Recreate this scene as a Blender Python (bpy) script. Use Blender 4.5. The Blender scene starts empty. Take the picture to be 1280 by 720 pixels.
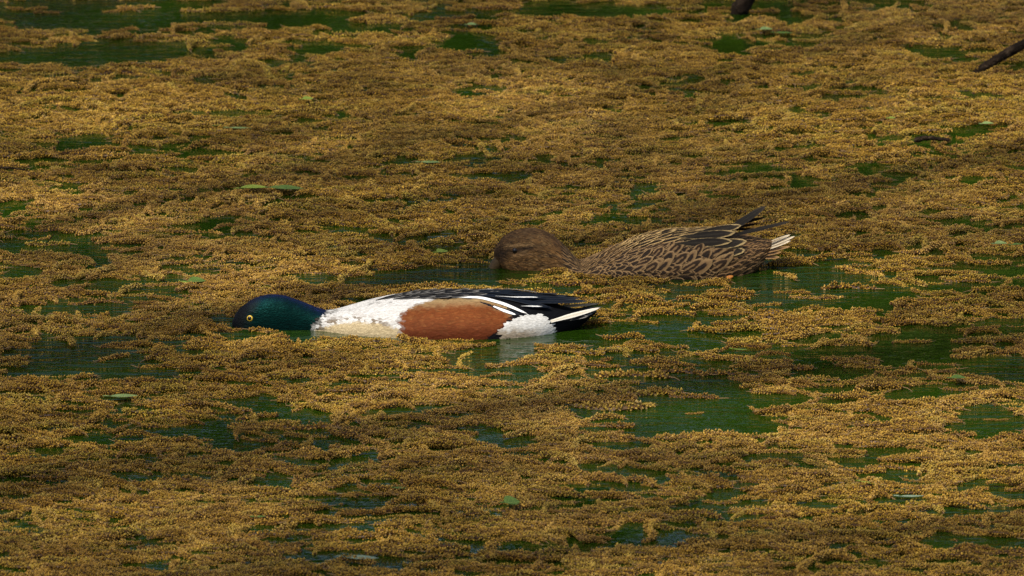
import bpy, math, random
import numpy as np
from mathutils import Vector, Matrix

random.seed(7)
rng = np.random.default_rng(7)
S = bpy.context.scene
COL = S.collection
R = math.radians

# ------------------------------------------------------------------ camera
CAM = np.array([0.0, -9.0, 2.05])
FPX = 9230.0                      # focal length in pixels of a 1280 wide picture
DEP = R(12.40)                    # depression of the optical axis
cd = bpy.data.cameras.new('camera')
cam = bpy.data.objects.new('camera', cd)
COL.objects.link(cam)
cam.location = CAM
cam.rotation_euler = (math.pi/2 - DEP, 0, 0)
cd.sensor_width = 36.0
cd.lens = FPX*36.0/1280.0
cd.clip_start = 0.1
cd.clip_end = 500
cd.dof.use_dof = True
cd.dof.focus_distance = 9.3
cd.dof.aperture_fstop = 21
S.camera = cam

# ------------------------------------------------------------------ sky, sun, exposure
SUN_DIR = Vector((-0.30, -0.42, 0.86)).normalized()      # towards the sun
w = bpy.data.worlds.new('World'); S.world = w; w.use_nodes = True
nt = w.node_tree; nt.nodes.clear()
sky = nt.nodes.new('ShaderNodeTexSky'); sky.sky_type = 'NISHITA'; sky.sun_disc = False
sky.sun_elevation = math.asin(SUN_DIR.z)
sky.sun_rotation = math.atan2(SUN_DIR.x, SUN_DIR.y)
sky.dust_density = 4.0
bg = nt.nodes.new('ShaderNodeBackground'); bg.inputs['Strength'].default_value = 0.15
wo = nt.nodes.new('ShaderNodeOutputWorld')
nt.links.new(sky.outputs[0], bg.inputs[0]); nt.links.new(bg.outputs[0], wo.inputs[0])
sd = bpy.data.lights.new('sun', 'SUN'); sd.energy = 4.0; sd.angle = R(0.53); sd.color = (1.0, 0.94, 0.84)
sun = bpy.data.objects.new('sun', sd); COL.objects.link(sun)
sun.rotation_euler = SUN_DIR.to_track_quat('Z', 'Y').to_euler()
S.view_settings.view_transform = 'Standard'
S.view_settings.look = 'None'
S.view_settings.gamma = 1.0
S.view_settings.exposure = 0.28

# ------------------------------------------------------------------ helpers
def tag(o, label=None, cat=None, group=None, kind=None):
    if label: o['label'] = label
    if cat: o['category'] = cat
    if group: o['group'] = group
    if kind: o['kind'] = kind
    return o

def link(name, me, parent=None, mat=None):
    o = bpy.data.objects.new(name, me)
    COL.objects.link(o)
    if parent is not None: o.parent = parent
    if mat is not None and me is not None and not me.materials: me.materials.append(mat)
    return o

def mesh(name, V, F, smooth=True):
    me = bpy.data.meshes.new(name)
    V = np.asarray(V, float)
    me.from_pydata(V.tolist() if len(V) < 4000 else [tuple(v) for v in V], [], [tuple(f) for f in F])
    if smooth:
        me.polygons.foreach_set('use_smooth', np.ones(len(me.polygons), bool))
    me.update()
    return me

def set_col(me, name, C):
    a = me.attributes.new(name, 'FLOAT_COLOR', 'POINT')
    C = np.asarray(C, float)
    if C.shape[1] == 3: C = np.hstack([C, np.ones((len(C), 1))])
    a.data.foreach_set('color', C.ravel())

def proj_px(x, y, z=0.0):
    """world -> pixel of the 1280x720 picture (used to find what a place is near)"""
    dx, dy, dz = x-CAM[0], y-CAM[1], z-CAM[2]
    fwd = dy*math.cos(DEP) - dz*math.sin(DEP)
    up = dy*math.sin(DEP) + dz*math.cos(DEP)
    return 640 + FPX*dx/fwd, 360 - FPX*up/fwd

def ground(px, py, z=0.0):
    """point of the water plane that the picture shows at a pixel"""
    a = DEP + math.atan((py-360)/FPX)
    dy = (CAM[2]-z)/math.tan(a)
    fwd = dy*math.cos(DEP) + (CAM[2]-z)*math.sin(DEP)
    return np.array([(px-640)/FPX*fwd, CAM[1]+dy, z])

def hash3(i, j, k, s):
    n = (i*374761393 + j*668265263 + k*2147483647 + s*974634777) & 0xffffffff
    n = ((n ^ (n >> 13))*1274126177) & 0xffffffff
    n = ((n ^ (n >> 16))*2246822519) & 0xffffffff
    return ((n ^ (n >> 15)) & 0xffff)/65535.0

def vnoise(x, y, z=0.0, s=0):
    x, y, z = np.broadcast_arrays(np.asarray(x, float), np.asarray(y, float), np.asarray(z, float))
    xi, yi, zi = np.floor(x).astype(np.int64), np.floor(y).astype(np.int64), np.floor(z).astype(np.int64)
    fx, fy, fz = x-xi, y-yi, z-zi
    fx, fy, fz = [f*f*(3-2*f) for f in (fx, fy, fz)]
    r = 0
    for a in (0, 1):
        for b in (0, 1):
            for c in (0, 1):
                r = r + hash3(xi+a, yi+b, zi+c, s)*(fx if a else 1-fx)*(fy if b else 1-fy)*(fz if c else 1-fz)
    return r

def fbm(x, y, z=0.0, s=0, o=3):
    r, a, t = 0, 1.0, 0
    for i in range(o):
        r = r + a*vnoise(np.asarray(x)*2**i, np.asarray(y)*2**i, np.asarray(z)*2**i, s+i); t += a; a *= .5
    return r/t

def sstep(a, b, x):
    t = np.clip((np.asarray(x, float)-a)/(b-a), 0, 1)
    return t*t*(3-2*t)

def pchip(xs, ys):
    xs, ys = np.asarray(xs, float), np.asarray(ys, float)
    h = np.diff(xs); d = np.diff(ys)/h
    m = np.zeros(len(xs)); m[0], m[-1] = d[0], d[-1]
    for i in range(1, len(xs)-1):
        if d[i-1]*d[i] > 0:
            w1, w2 = 2*h[i]+h[i-1], h[i]+2*h[i-1]
            m[i] = (w1+w2)/(w1/d[i-1]+w2/d[i])
    def f(x):
        x = np.clip(np.asarray(x, float), xs[0], xs[-1])
        i = np.clip(np.searchsorted(xs, x, 'right')-1, 0, len(h)-1)
        t = (x-xs[i])/h[i]
        return ((2*t**3-3*t**2+1)*ys[i] + (t**3-2*t**2+t)*h[i]*m[i]
                + (-2*t**3+3*t**2)*ys[i+1] + (t**3-t**2)*h[i]*m[i+1])
    return f

# ------------------------------------------------------------------ materials
class NB:
    def __init__(s, name):
        s.m = bpy.data.materials.new(name); s.m.use_nodes = True
        s.t = s.m.node_tree; s.t.nodes.clear()
        s.out = s.t.nodes.new('ShaderNodeOutputMaterial')
    def n(s, typ, **kw):
        nd = s.t.nodes.new(typ)
        for k, v in kw.items():
            if k in nd.inputs.keys():
                s.set(nd.inputs[k], v)
            else: setattr(nd, k, v)
        return nd
    def set(s, inp, v):
        if hasattr(v, 'is_output'): s.t.links.new(v, inp)
        else:
            if isinstance(v, (tuple, list)) and len(v) == 3 and inp.type == 'RGBA': v = (*v, 1)
            inp.default_value = v
    def math(s, op, a, b=0.0, c=None):
        nd = s.t.nodes.new('ShaderNodeMath'); nd.operation = op
        s.set(nd.inputs[0], a); s.set(nd.inputs[1], b)
        if c is not None: s.set(nd.inputs[2], c)
        return nd.outputs[0]
    def mix(s, f, a, b, blend='MIX'):
        nd = s.t.nodes.new('ShaderNodeMix'); nd.data_type = 'RGBA'; nd.blend_type = blend
        s.set(nd.inputs[0], f); s.set(nd.inputs[6], a); s.set(nd.inputs[7], b)
        return nd.outputs[2]
    def ramp(s, f, stops, interp='LINEAR'):
        nd = s.t.nodes.new('ShaderNodeValToRGB'); nd.color_ramp.interpolation = interp
        cr = nd.color_ramp
        while len(cr.elements) < len(stops): cr.elements.new(0.5)
        for e, (p, c) in zip(cr.elements, stops):
            e.position = p; e.color = (*c, 1) if len(c) == 3 else c
        s.set(nd.inputs[0], f)
        return nd.outputs[0]
    def noise(s, vec, scale, detail=2.0, rough=.5):
        nd = s.n('ShaderNodeTexNoise'); nd.inputs['Scale'].default_value = scale
        nd.inputs['Detail'].default_value = detail; nd.inputs['Roughness'].default_value = rough
        if vec is not None: s.t.links.new(vec, nd.inputs['Vector'])
        return nd.outputs[0]
    def mapping(s, vec, scale=(1, 1, 1), rot=(0, 0, 0)):
        nd = s.n('ShaderNodeMapping'); nd.inputs['Scale'].default_value = scale; nd.inputs['Rotation'].default_value = rot
        s.t.links.new(vec, nd.inputs['Vector']); return nd.outputs[0]
    def attr(s, name):
        nd = s.n('ShaderNodeAttribute'); nd.attribute_name = name; return nd
    def bump(s, h, strength, dist, normal=None):
        nd = s.n('ShaderNodeBump'); nd.inputs['Strength'].default_value = strength; nd.inputs['Distance'].default_value = dist
        s.set(nd.inputs['Height'], h)
        if normal is not None: s.t.links.new(normal, nd.inputs['Normal'])
        return nd.outputs[0]
    def bsdf(s, color, rough=.6, normal=None, **kw):
        b = s.n('ShaderNodeBsdfPrincipled')
        s.set(b.inputs['Base Color'], color); s.set(b.inputs['Roughness'], rough)
        if normal is not None: s.t.links.new(normal, b.inputs['Normal'])
        for k, v in kw.items(): s.set(b.inputs[k], v)
        s.t.links.new(b.outputs[0], s.out.inputs[0])
        return b

def mat_water():
    b = NB('pond_water')
    g = b.n('ShaderNodeNewGeometry').outputs['Position']
    a = b.noise(b.mapping(g, (10, 42, 1)), 1.0, 3, .55)
    c = b.noise(b.mapping(g, (55, 95, 1), (0, 0, .12)), 1.0, 2, .5)
    h = b.math('ADD', b.math('MULTIPLY', a, 1.2), b.math('MULTIPLY', c, .28))
    calm = b.ramp(b.noise(b.mapping(g, (2.2, 1.5, 1)), 1.0, 2), [(.46, (.22, .22, .22)), (.66, (1, 1, 1))])
    nd = b.n('ShaderNodeBump'); nd.inputs['Distance'].default_value = .0034
    amp = b.math('MULTIPLY', calm, 1.0)
    for (px, py, rad) in [(985, 340, .16), (620, 466, .20), (70, 440, .30), (300, 414, .12), (560, 345, .18), (1140, 622, .2), (870, 362, .15)]:
        d = b.n('ShaderNodeVectorMath'); d.operation = 'DISTANCE'; b.t.links.new(g, d.inputs[0]); d.inputs[1].default_value = tuple(ground(px, py))
        mr = b.n('ShaderNodeMapRange'); mr.inputs['From Min'].default_value = rad*1.6; mr.inputs['From Max'].default_value = rad*.3
        mr.inputs['To Max'].default_value = 1.3; b.t.links.new(d.outputs['Value'], mr.inputs['Value'])
        amp = b.math('ADD', amp, mr.outputs[0])
    b.set(nd.inputs['Strength'], 1.0); h = b.math('MULTIPLY', h, amp); b.set(nd.inputs['Height'], h); n = nd.outputs[0]
    mur = b.noise(b.mapping(g, (1.3, .9, 1)), 1.0, 3)
    col = b.ramp(mur, [(.3, (.007, .019, .001)), (.7, (.012, .032, .001))])
    b.bsdf(col, .03, n, IOR=1.333)
    return b.m

def mat_catkin():
    b = NB('catkin_florets')
    tint = b.attr('tint')
    rnd = b.n('ShaderNodeObjectInfo').outputs['Random']
    g = b.n('ShaderNodeNewGeometry').outputs['Position']
    big = b.noise(b.mapping(g, (1.9, 1.0, 1)), 1.0, 3)
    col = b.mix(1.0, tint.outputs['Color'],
                b.ramp(rnd, [(0, (.74, .66, .55)), (.3, (.96, .92, .80)), (.62, (1.05, 1.03, .9)), (.86, (1.0, 1.15, .95)), (1, (1.30, 1.24, 1.5))]), 'MULTIPLY')
    col = b.mix(b.math('MULTIPLY', b.ramp(big, [(.45, (0, 0, 0)), (.72, (1, 1, 1))]), .16), col, (.52, .29, .10))
    bs = b.bsdf(col, .5); bs.inputs['Specular IOR Level'].default_value = .22
    return b.m

def mat_stalk():
    b = NB('catkin_stalk')
    b.bsdf((.20, .115, .04), .7)
    return b.m

def mat_bark():
    b = NB('wet_bark')
    g = b.n('ShaderNodeTexCoord').outputs['Object']
    n1 = b.noise(b.mapping(g, (75, 140, 75)), 1.0, 5, .7)
    col = b.ramp(n1, [(.34, (.006, .004, .0025)), (.56, (.026, .016, .009)), (.72, (.085, .058, .034))])
    bs = b.bsdf(col, .85, b.bump(n1, 1.0, .012)); bs.inputs['Specular IOR Level'].default_value = .1
    return b.m

def mat_tree_leaf(name, a, c, trans=.35):
    b = NB(name)
    rnd = b.attr('lrnd').outputs['Fac']
    col = b.ramp(rnd, [(0, a), (1, c)])
    d = b.n('ShaderNodeBsdfPrincipled'); b.set(d.inputs['Base Color'], col); d.inputs['Roughness'].default_value = .5
    t = b.n('ShaderNodeBsdfTranslucent'); b.set(t.inputs['Color'], col)
    m = b.n('ShaderNodeMixShader'); m.inputs[0].default_value = trans
    b.t.links.new(d.outputs[0], m.inputs[1]); b.t.links.new(t.outputs[0], m.inputs[2])
    b.t.links.new(m.outputs[0], b.out.inputs[0])
    return b.m

def mat_soil():
    b = NB('bank_soil')
    g = b.n('ShaderNodeNewGeometry').outputs['Position']
    n1 = b.noise(g, 3.0, 5, .6)
    b.bsdf(b.ramp(n1, [(.3, (.03, .045, .012)), (.7, (.07, .075, .03))]), .9, b.bump(n1, .6, .05))
    return b.m

M_WATER, M_CATKIN, M_STALK, M_BARK, M_SOIL = mat_water(), mat_catkin(), mat_stalk(), mat_bark(), mat_soil()
M_LEAF_FAR = mat_tree_leaf('far_foliage', (.010, .030, .003), (.20, .28, .025))
M_LEAF_OVER = mat_tree_leaf('overhang_foliage', (.03, .06, .015), (.07, .11, .025), .12)

# ------------------------------------------------------------------ the setting: ground, water
def build_ground():
    # outline rings of the pond: waterline, bank top, far land
    n = 96
    V, F = [], []
    rad = []
    for k in range(n):
        a = 2*math.pi*k/n
        wob = 1 + .05*math.sin(3*a+.6) + .035*math.sin(7*a)
        rad.append((11.5*wob*math.cos(a), 3.0 + 11.2*wob*math.sin(a)))
    rings = [(1.00, -.35), (1.01, .02), (1.035, .22), (1.3, .32), (2.5, .4), (14, .5), (40, .5)]
    for f, z in rings:
        for (x, y) in rad:
            zz = z + (.05*math.sin(x*1.7)*math.cos(y*1.3) if .1 < z < .45 else 0)
            V.append((x*f, 3+(y-3)*f, zz))
    for r in range(len(rings)-1):
        for k in range(n):
            a, c = r*n+k, r*n+(k+1) % n
            F.append((a, c, c+n, a+n))
    me = mesh('ground', V, F)
    tag(link('ground', me, None, M_SOIL), 'grassy earth bank around the pond', None, None, 'structure')
    V = [(x*1.03, 3+(y-3)*1.03, 0) for x, y in rad]
    me = mesh('water', V, [tuple(range(n))], False)
    tag(link('water', me, None, M_WATER), 'dark green rippled pond water between the floating catkins', None, None, 'structure')
build_ground()

# ------------------------------------------------------------------ trees (seen mirrored in the water, and shading it)
def tube(path, radii, seg=8, cap=True):
    P = np.asarray(path, float); V, F = [], []
    n = len(P)
    prev = None
    for i in range(n):
        t = P[min(i+1, n-1)] - P[max(i-1, 0)]; t /= np.linalg.norm(t)+1e-12
        if prev is None:
            u = np.cross(t, [0, 0, 1.0])
            if np.linalg.norm(u) < 1e-3: u = np.cross(t, [1.0, 0, 0])
        else: u = prev - t*np.dot(prev, t)
        u /= np.linalg.norm(u); prev = u
        v = np.cross(t, u)
        for k in range(seg):
            a = 2*math.pi*k/seg
            V.append(P[i] + radii[i]*(math.cos(a)*u + math.sin(a)*v))
    for i in range(n-1):
        for k in range(seg):
            a, b_ = i*seg+k, i*seg+(k+1) % seg
            F.append((a, b_, b_+seg, a+seg))
    if cap:
        F.append(tuple(range(seg-1, -1, -1))); F.append(tuple(range((n-1)*seg, n*seg)))
    return V, F

def join(parts):
    V, F = [], []
    for v, f in parts:
        o = len(V); V += [tuple(p) for p in v]; F += [tuple(i+o for i in q) for q in f]
    return V, F

def leaf_cloud(P, size, r, flat=0.0):
    """leaf-sized faces (a folded pair of triangles each) at points P"""
    n = len(P)
    d = r.normal(size=(n, 3)); d /= np.linalg.norm(d, axis=1)[:, None]
    nn = r.normal(size=(n, 3)); nn[:, 2] = nn[:, 2]*(1-flat) + flat*1.5
    e = np.cross(d, nn); e /= np.linalg.norm(e, axis=1)[:, None]+1e-9
    nn = np.cross(e, d)
    L = size*(.7+.6*r.random(n))[:, None]; W = L*.30
    V = np.stack([P-d*L*.5, P+e*W-nn*L*.06, P+d*L*.5, P-e*W-nn*L*.06], 1).reshape(-1, 3)
    idx = np.arange(n)*4
    F = np.concatenate([np.stack([idx, idx+1, idx+2], 1), np.stack([idx, idx+2, idx+3], 1)])
    me = bpy.data.meshes.new('crown')
    me.vertices.add(len(V)); me.vertices.foreach_set('co', V.ravel())
    me.loops.add(F.size); me.loops.foreach_set('vertex_index', F.ravel())
    me.polygons.add(len(F)); me.polygons.foreach_set('loop_start', np.arange(len(F))*3)
    me.update(calc_edges=True)
    a = me.attributes.new('lrnd', 'FLOAT', 'POINT')
    a.data.foreach_set('value', np.repeat(np.clip(.5+2.2*(fbm(P[:, 0]*1.1, P[:, 1]*1.1, P[:, 2]*1.1, 77, 2)-.5)+.35*(r.random(n)-.5), 0, 1), 4))
    return me

def trunk_mesh(h, r0, crowns, r):
    parts = []
    top = np.array([r.normal()*.2, r.normal()*.2, h])
    path = [np.array([0, 0, -.3])+ (top-np.array([0, 0, -.3]))*t + np.array([.12*math.sin(3*t), .1*math.sin(4*t+1), 0]) for t in np.linspace(0, 1, 8)]
    parts.append(tube(path, np.linspace(r0, r0*.35, 8), 9))
    for c in crowns:
        t = r.uniform(.35, .8); st = path[int(t*7)]
        mid = (st+c)/2 + np.array([0, 0, .25])
        parts.append(tube([st, (st+mid)/2+[0, 0, .05], mid, c], np.linspace(r0*.42, r0*.1, 4), 6))
    V, F = join(parts)
    return mesh('trunk', V, F)

def far_tree(x, y, h, wd, seed, label):
    r = np.random.default_rng(seed)
    t = link('tree', None); t.location = (x, y, .3)
    tag(t, label, 'tree', 'trees on the far bank mirrored in the water')
    cl = []
    for k in range(26):
        a = r.uniform(0, 6.28); q = math.sqrt(r.random())*wd
        cl.append(np.array([q*math.cos(a), q*math.sin(a)*.6, r.uniform(.10, .95)*h]))
    link('trunk', trunk_mesh(h*.8, .16, cl, r), t, M_BARK)
    P = []
    for c in cl:
        d = r.normal(size=(560, 3)); d /= np.linalg.norm(d, axis=1)[:, None]
        d *= (r.random(560)**.45)[:, None]*np.array([.95, .8, .75])*r.uniform(.7, 1.15)
        P.append(c+d)
    P = np.concatenate(P); P = P[P[:, 2] > .05]
    link('crown', leaf_cloud(P, .24, r), t, M_LEAF_FAR)

for i, (x, y, h) in enumerate([(-6.2, 14.6, 6.8), (-3.9, 15.6, 8.4), (-1.9, 14.8, 7.0), (.1, 15.4, 8.6), (2.2, 14.7, 7.2), (4.2, 15.5, 8.4), (6.3, 15.0, 7.4)]):
    far_tree(x, y, h, 1.6, 100+i, 'leafy green tree on the far bank mirrored in the pond')

# patches of the pond where the sun comes through the leaves: (px, py, rx, ry) of the photograph, put on the water plane
SUNNY = [(180, 134, 50, 12), (650, 130, 60, 14), (1085, 163, 95, 14), (930, 396, 90, 20), (800, 402, 60, 12),
         (345, 352, 75, 9), (560, 486, 60, 14), (985, 525, 55, 12), (1195, 590, 60, 16), (1215, 520, 50, 10),
         (530, 395, 110, 25), (640, 395, 90, 25), (440, 395, 60, 20), (110, 140, 60, 10), (1075, 345, 40, 8), (640, 462, 60, 9),
         (350, 400, 40, 15), (1240, 130, 60, 20), (60, 270, 80, 12), (690, 500, 50, 10), (1130, 640, 60, 10)]
SUNNY_W = []
for (px, py, rx, ry) in SUNNY:
    c = ground(px, py); e = ground(px+rx, py); f = ground(px, py-ry)
    SUNNY_W.append((c[0], c[1], abs(e[0]-c[0]), abs(f[1]-c[1])))

def overhang_tree():
    r = np.random.default_rng(5)
    base = np.array([-7.5, -7.6, .3])
    t = link('tree', None); t.location = base
    tag(t, 'broad tree on the near bank whose leafy boughs overhang and shade the pond', 'tree')
    sd_ = np.array(SUN_DIR)
    # boughs: long limbs reaching out over the water, leaves spread along sun rays to dapple the light
    P = []
    limbs = []
    for k in range(12):
        gx, gy = r.uniform(-2.6, 2.8), r.uniform(-3.4, 3.6)
        z = r.uniform(7.0, 11)
        end = np.array([gx, gy, 0]) + sd_*(z/sd_[2])
        limbs.append(end-base)
    n = 40000
    gx, gy, z = r.uniform(-3.4, 3.6, n), r.uniform(-4.0, 4.6, n), r.uniform(7, 13.0, n)
    keep = fbm(gx*.9+z*.4, gy*.9, z*.7, 9, 3) > .12
    for (cx, cy, rx, ry) in SUNNY_W:
        e = ((gx-cx)/(rx+.09))**2 + ((gy-cy)/(ry+.12))**2
        keep &= e > 1.0  # gaps cut in the unseen crown so sun reaches the chosen patches
    gx, gy, z = gx[keep], gy[keep], z[keep]
    P = np.stack([gx, gy, 0*gx], 1) + sd_[None]*(z/sd_[2])[:, None] - base
    parts = []
    tp = [np.array([0, 0, -.4]), np.array([.15, .1, 1.5]), np.array([.5, .4, 3.2]), np.array([1.2, .9, 5.4]), np.array([1.9, 1.4, 8.2])]
    parts.append(tube(tp, [.36, .30, .25, .2, .12], 12))
    for e in limbs:
        st = tp[r.integers(2, 5)]
        mid = st*.5+e*.5+np.array([0, 0, .5])
        parts.append(tube([st, st*.7+mid*.3+[0, 0, .1], mid, mid*.5+e*.5+[0, 0, .1], e], [.10, .08, .055, .035, .012], 7))
    V, F = join(parts)
    link('trunk', mesh('trunk', V, F), t, M_BARK)
    link('crown', leaf_cloud(P, .085, r, .4), t, M_LEAF_OVER)
overhang_tree()

# ------------------------------------------------------------------ ducks: lofted bodies
SB, CB = math.sin(R(12.6)), math.cos(R(12.6))
class Loft:
    """Body of a swimming duck as rings along its length. Units of the stations: picture pixels, k = metres per unit.
    station = (x, silhouette row, half width, depth below the widest level, level of greatest width above the water)"""
    def __init__(s, st, row0, x0, k, n=2.15):
        st = np.array(st, float); s.row0, s.x0, s.k, s.n = row0, x0, k, n
        x = st[:, 0]
        H = row0 - st[:, 1] - st[:, 4]*CB
        c = np.sqrt(np.maximum(H**2 - (st[:, 2]*SB)**2, .5))/CB
        s.c, s.b, s.d, s.m = pchip(x, c), pchip(x, st[:, 2]), pchip(x, st[:, 3]), pchip(x, st[:, 4])
        s.xa, s.xb = x[0], x[-1]
    def P(s, x, t):
        """x in picture units, t angle: 0 = the side towards -y, pi/2 = back"""
        x, t = np.broadcast_arrays(np.asarray(x, float), np.asarray(t, float))
        co, si = np.cos(t), np.sin(t); p = 2/s.n
        y = -s.b(x)*np.sign(co)*np.abs(co)**p
        z = s.m(x) + np.where(si > 0, s.c(x), s.d(x))*np.sign(si)*np.abs(si)**p
        return np.stack([x-s.x0, y, z], -1)
    def N(s, x, t):
        e = .6; dt = .02
        a = s.P(np.minimum(x+e, s.xb), t)-s.P(np.maximum(x-e, s.xa), t)
        b = s.P(x, t+dt)-s.P(x, t-dt)
        n = np.cross(a, b); l = np.linalg.norm(n, axis=-1, keepdims=True)
        n = n/np.maximum(l, 1e-9)
        P = s.P(x, t); out = P - np.stack([P[..., 0], 0*P[..., 0], s.m(x)+0*P[..., 0]], -1)
        sg = np.sign(np.sum(n*out, -1, keepdims=True)); sg[sg == 0] = 1
        return n*sg
    def row(s, P):
        return s.row0 + SB*np.abs(P[..., 1]) - CB*P[..., 2]
    def theta(s, x, q):
        """angle on the -y side that shows at height row q"""
        tt = np.linspace(-.5, math.pi/2, 240)
        out = []
        for xi, qi in zip(np.atleast_1d(x), np.atleast_1d(q)):
            rr = s.row(s.P(xi, tt))
            j = np.argmin(rr)
            out.append(np.interp(-qi, -rr[:j+1], tt[:j+1]))
        return np.array(out)
    def mesh(s, name, nx=300, nt=120, colour=None):
        u = np.linspace(0, 1, nx)
        x = s.xa + (s.xb-s.xa)*(u + .0)
        t = np.linspace(-math.pi/2, 1.5*math.pi, nt, endpoint=False)
        X, T = np.meshgrid(x, t, indexing='ij')
        P = s.P(X, T).reshape(-1, 3)
        C = colour(P[:, 0]+s.x0, P[:, 1], P[:, 2], s.row(P))
        i, j = np.meshgrid(np.arange(nx-1), np.arange(nt), indexing='ij')
        a = (i*nt+j).ravel(); b = (i*nt+(j+1) % nt).ravel()
        F = np.stack([a, b, b+nt, a+nt], 1).tolist()
        F.append(list(range(nt))); F.append(list(range(nx*nt-1, (nx-1)*nt-1, -1)))
        me = mesh(name, P*s.k, F)
        set_col(me, 'paint', C)
        return me

def inpoly(x, y, poly):
    r = np.zeros(np.shape(x), bool); n = len(poly)
    for i in range(n):
        (x1, y1), (x2, y2) = poly[i], poly[(i+1) % n]
        c = ((y1 > y) != (y2 > y)) & (x < (x2-x1)*(y-y1)/(y2-y1+1e-12)+x1)
        r ^= c
    return r

def blend(C, m, col):
    m = np.clip(m, 0, 1)[:, None]
    return C*(1-m) + np.array(col)[None]*m

def mat_plumage(name, rough=.6, fine=1.0, sheen=0.0):
    b = NB(name)
    p = b.attr('paint').outputs['Color']
    o = b.n('ShaderNodeTexCoord').outputs['Object']
    f = b.noise(b.mapping(o, (170, 620, 620)), 1.0, 3, .6)
    f2 = b.noise(b.mapping(o, (70, 190, 190), (0, .4, 0)), 1.0, 2)
    col = b.mix(fine, p, b.mix(1.0, p, b.ramp(f, [(.3, (.62, .62, .62)), (.7, (1.18, 1.18, 1.18))]), 'MULTIPLY'))
    n = b.bump(f, .5, .0012, b.bump(f2, .5, .003))
    bs = b.bsdf(col, rough, n)
    bs.inputs['Specular IOR Level'].default_value = .10
    bs.inputs['Sheen Weight'].default_value = sheen
    return b.m

def mat_drake_head():
    b = NB('drake_plumage')
    p = b.attr('paint'); o = b.n('ShaderNodeTexCoord').outputs['Object']
    f = b.noise(b.mapping(o, (150, 620, 620)), 1.0, 3, .6)
    f2 = b.noise(b.mapping(o, (60, 170, 170), (0, .3, 0)), 1.0, 2)
    col = b.mix(1.0, p.outputs['Color'], b.ramp(f, [(.3, (.70, .68, .66)), (.7, (1.12, 1.12, 1.12))]), 'MULTIPLY')
    n = b.bump(f, .35, .0007, b.bump(f2, .22, .003))
    # iridescence: the alpha of the paint marks the glossy green head
    lw = b.n('ShaderNodeLayerWeight'); lw.inputs[0].default_value = .45; b.t.links.new(n, lw.inputs['Normal'])
    iri = b.ramp(lw.outputs['Facing'], [(.10, (.001, .008, .007)), (.35, (.0015, .008, .018)), (.65, (.006, .007, .05))])
    g = b.attr('gloss').outputs['Fac']
    irid = b.mix(b.ramp(f, [(.35, (0, 0, 0)), (.65, (1, 1, 1))]), (.0015, .004, .0035), iri)
    col = b.mix(g, col, irid)
    bs = b.bsdf(col, .55, n)
    b.set(bs.inputs['Roughness'], b.math('MULTIPLY_ADD', g, -.22, .65))
    b.set(bs.inputs['Specular IOR Level'], b.math('MULTIPLY_ADD', g, .22, .06))
    tint = b.ramp(lw.outputs['Facing'], [(.06, (.03, .36, .30)), (.28, (.05, .32, .60)), (.55, (.22, .26, 1))])
    b.set(bs.inputs['Specular Tint'], b.mix(g, (1, 1, 1), tint))
    return b.m

def mat_feather(name, stops, rough=.65, vmark=0.0, spec=.10):
    """a vane coloured from its middle (0) to its rim (1), with barbs"""
    b = NB(name)
    uv = b.n('ShaderNodeUVMap'); uv.uv_map = 'vane'
    sp = b.n('ShaderNodeSeparateXYZ'); b.t.links.new(uv.outputs[0], sp.inputs[0])
    u = sp.outputs[0]; v = b.math('MULTIPLY_ADD', sp.outputs[1], 2.0, -1.0)
    av = b.math('ABSOLUTE', v)
    tip = b.math('MAXIMUM', b.math('MULTIPLY_ADD', u, 2.5, -1.5), 0.0)
    e = b.math('SQRT', b.math('ADD', b.math('MULTIPLY', av, av), b.math('MULTIPLY', tip, tip)))
    o = b.n('ShaderNodeTexCoord').outputs['Object']
    rag = b.noise(o, 230.0, 4, .7)
    e = b.math('MULTIPLY_ADD', b.math('SUBTRACT', rag, .5), .58, e)
    col = b.ramp(e, stops)
    barb = b.n('ShaderNodeTexWave'); barb.wave_type = 'BANDS'; barb.bands_direction = 'X'
    barb.inputs['Scale'].default_value = 5.0; barb.inputs['Distortion'].default_value = 2.0
    comb = b.n('ShaderNodeCombineXYZ'); b.set(comb.inputs[0], b.math('MULTIPLY_ADD', av, -.35, u)); b.set(comb.inputs[1], b.math('MULTIPLY', v, .02))
    b.t.links.new(comb.outputs[0], barb.inputs['Vector'])
    col = b.mix(.30, col, b.mix(1.0, col, b.ramp(barb.outputs['Fac'], [(.2, (.45, .45, .45)), (.8, (1.3, 1.3, 1.3))]), 'MULTIPLY'))
    shaft = b.math('LESS_THAN', av, .05)
    col = b.mix(b.math('MULTIPLY', shaft, .35), col, (.06, .045, .03))
    bs = b.bsdf(col, rough, b.bump(barb.outputs['Fac'], .25, .0005))
    bs.inputs['Specular IOR Level'].default_value = spec
    return b.m

def feather_mesh(rows):
    """rows: list of (centre, half-width vector) along the feather, with normals -> domed vane with its own uv"""
    n = len(rows); nv = 7
    V, UV = [], []
    for i, (c, wv, nn, dome) in enumerate(rows):
        for j in range(nv):
            v = -1+2*j/(nv-1)
            V.append(c + wv*v - nn*dome*v*v)
            UV.append((i/(n-1), j/(nv-1)))
    F = []
    for i in range(n-1):
        for j in range(nv-1):
            a = i*nv+j
            F.append((a, a+1, a+nv+1, a+nv))
    return V, F, UV

def finish_feather(name, V, F, UV, parent, mat, k):
    me = mesh(name, np.array(V)*k, F)
    l = me.uv_layers.new(name='vane')
    vi = np.empty(len(me.loops), int); me.loops.foreach_get('vertex_index', vi)
    l.data.foreach_set('uv', np.array(UV)[vi].ravel())
    return link(name, me, parent, mat)

def vane(u, tip=.35, base=.55):
    """half width along the feather"""
    a = base + (1-base)*sstep(0, .45, u)
    b = np.sqrt(np.clip(1-(np.clip(u-(1-tip), 0, 1)/tip)**2.2, 0, 1))
    return a*b

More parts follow.
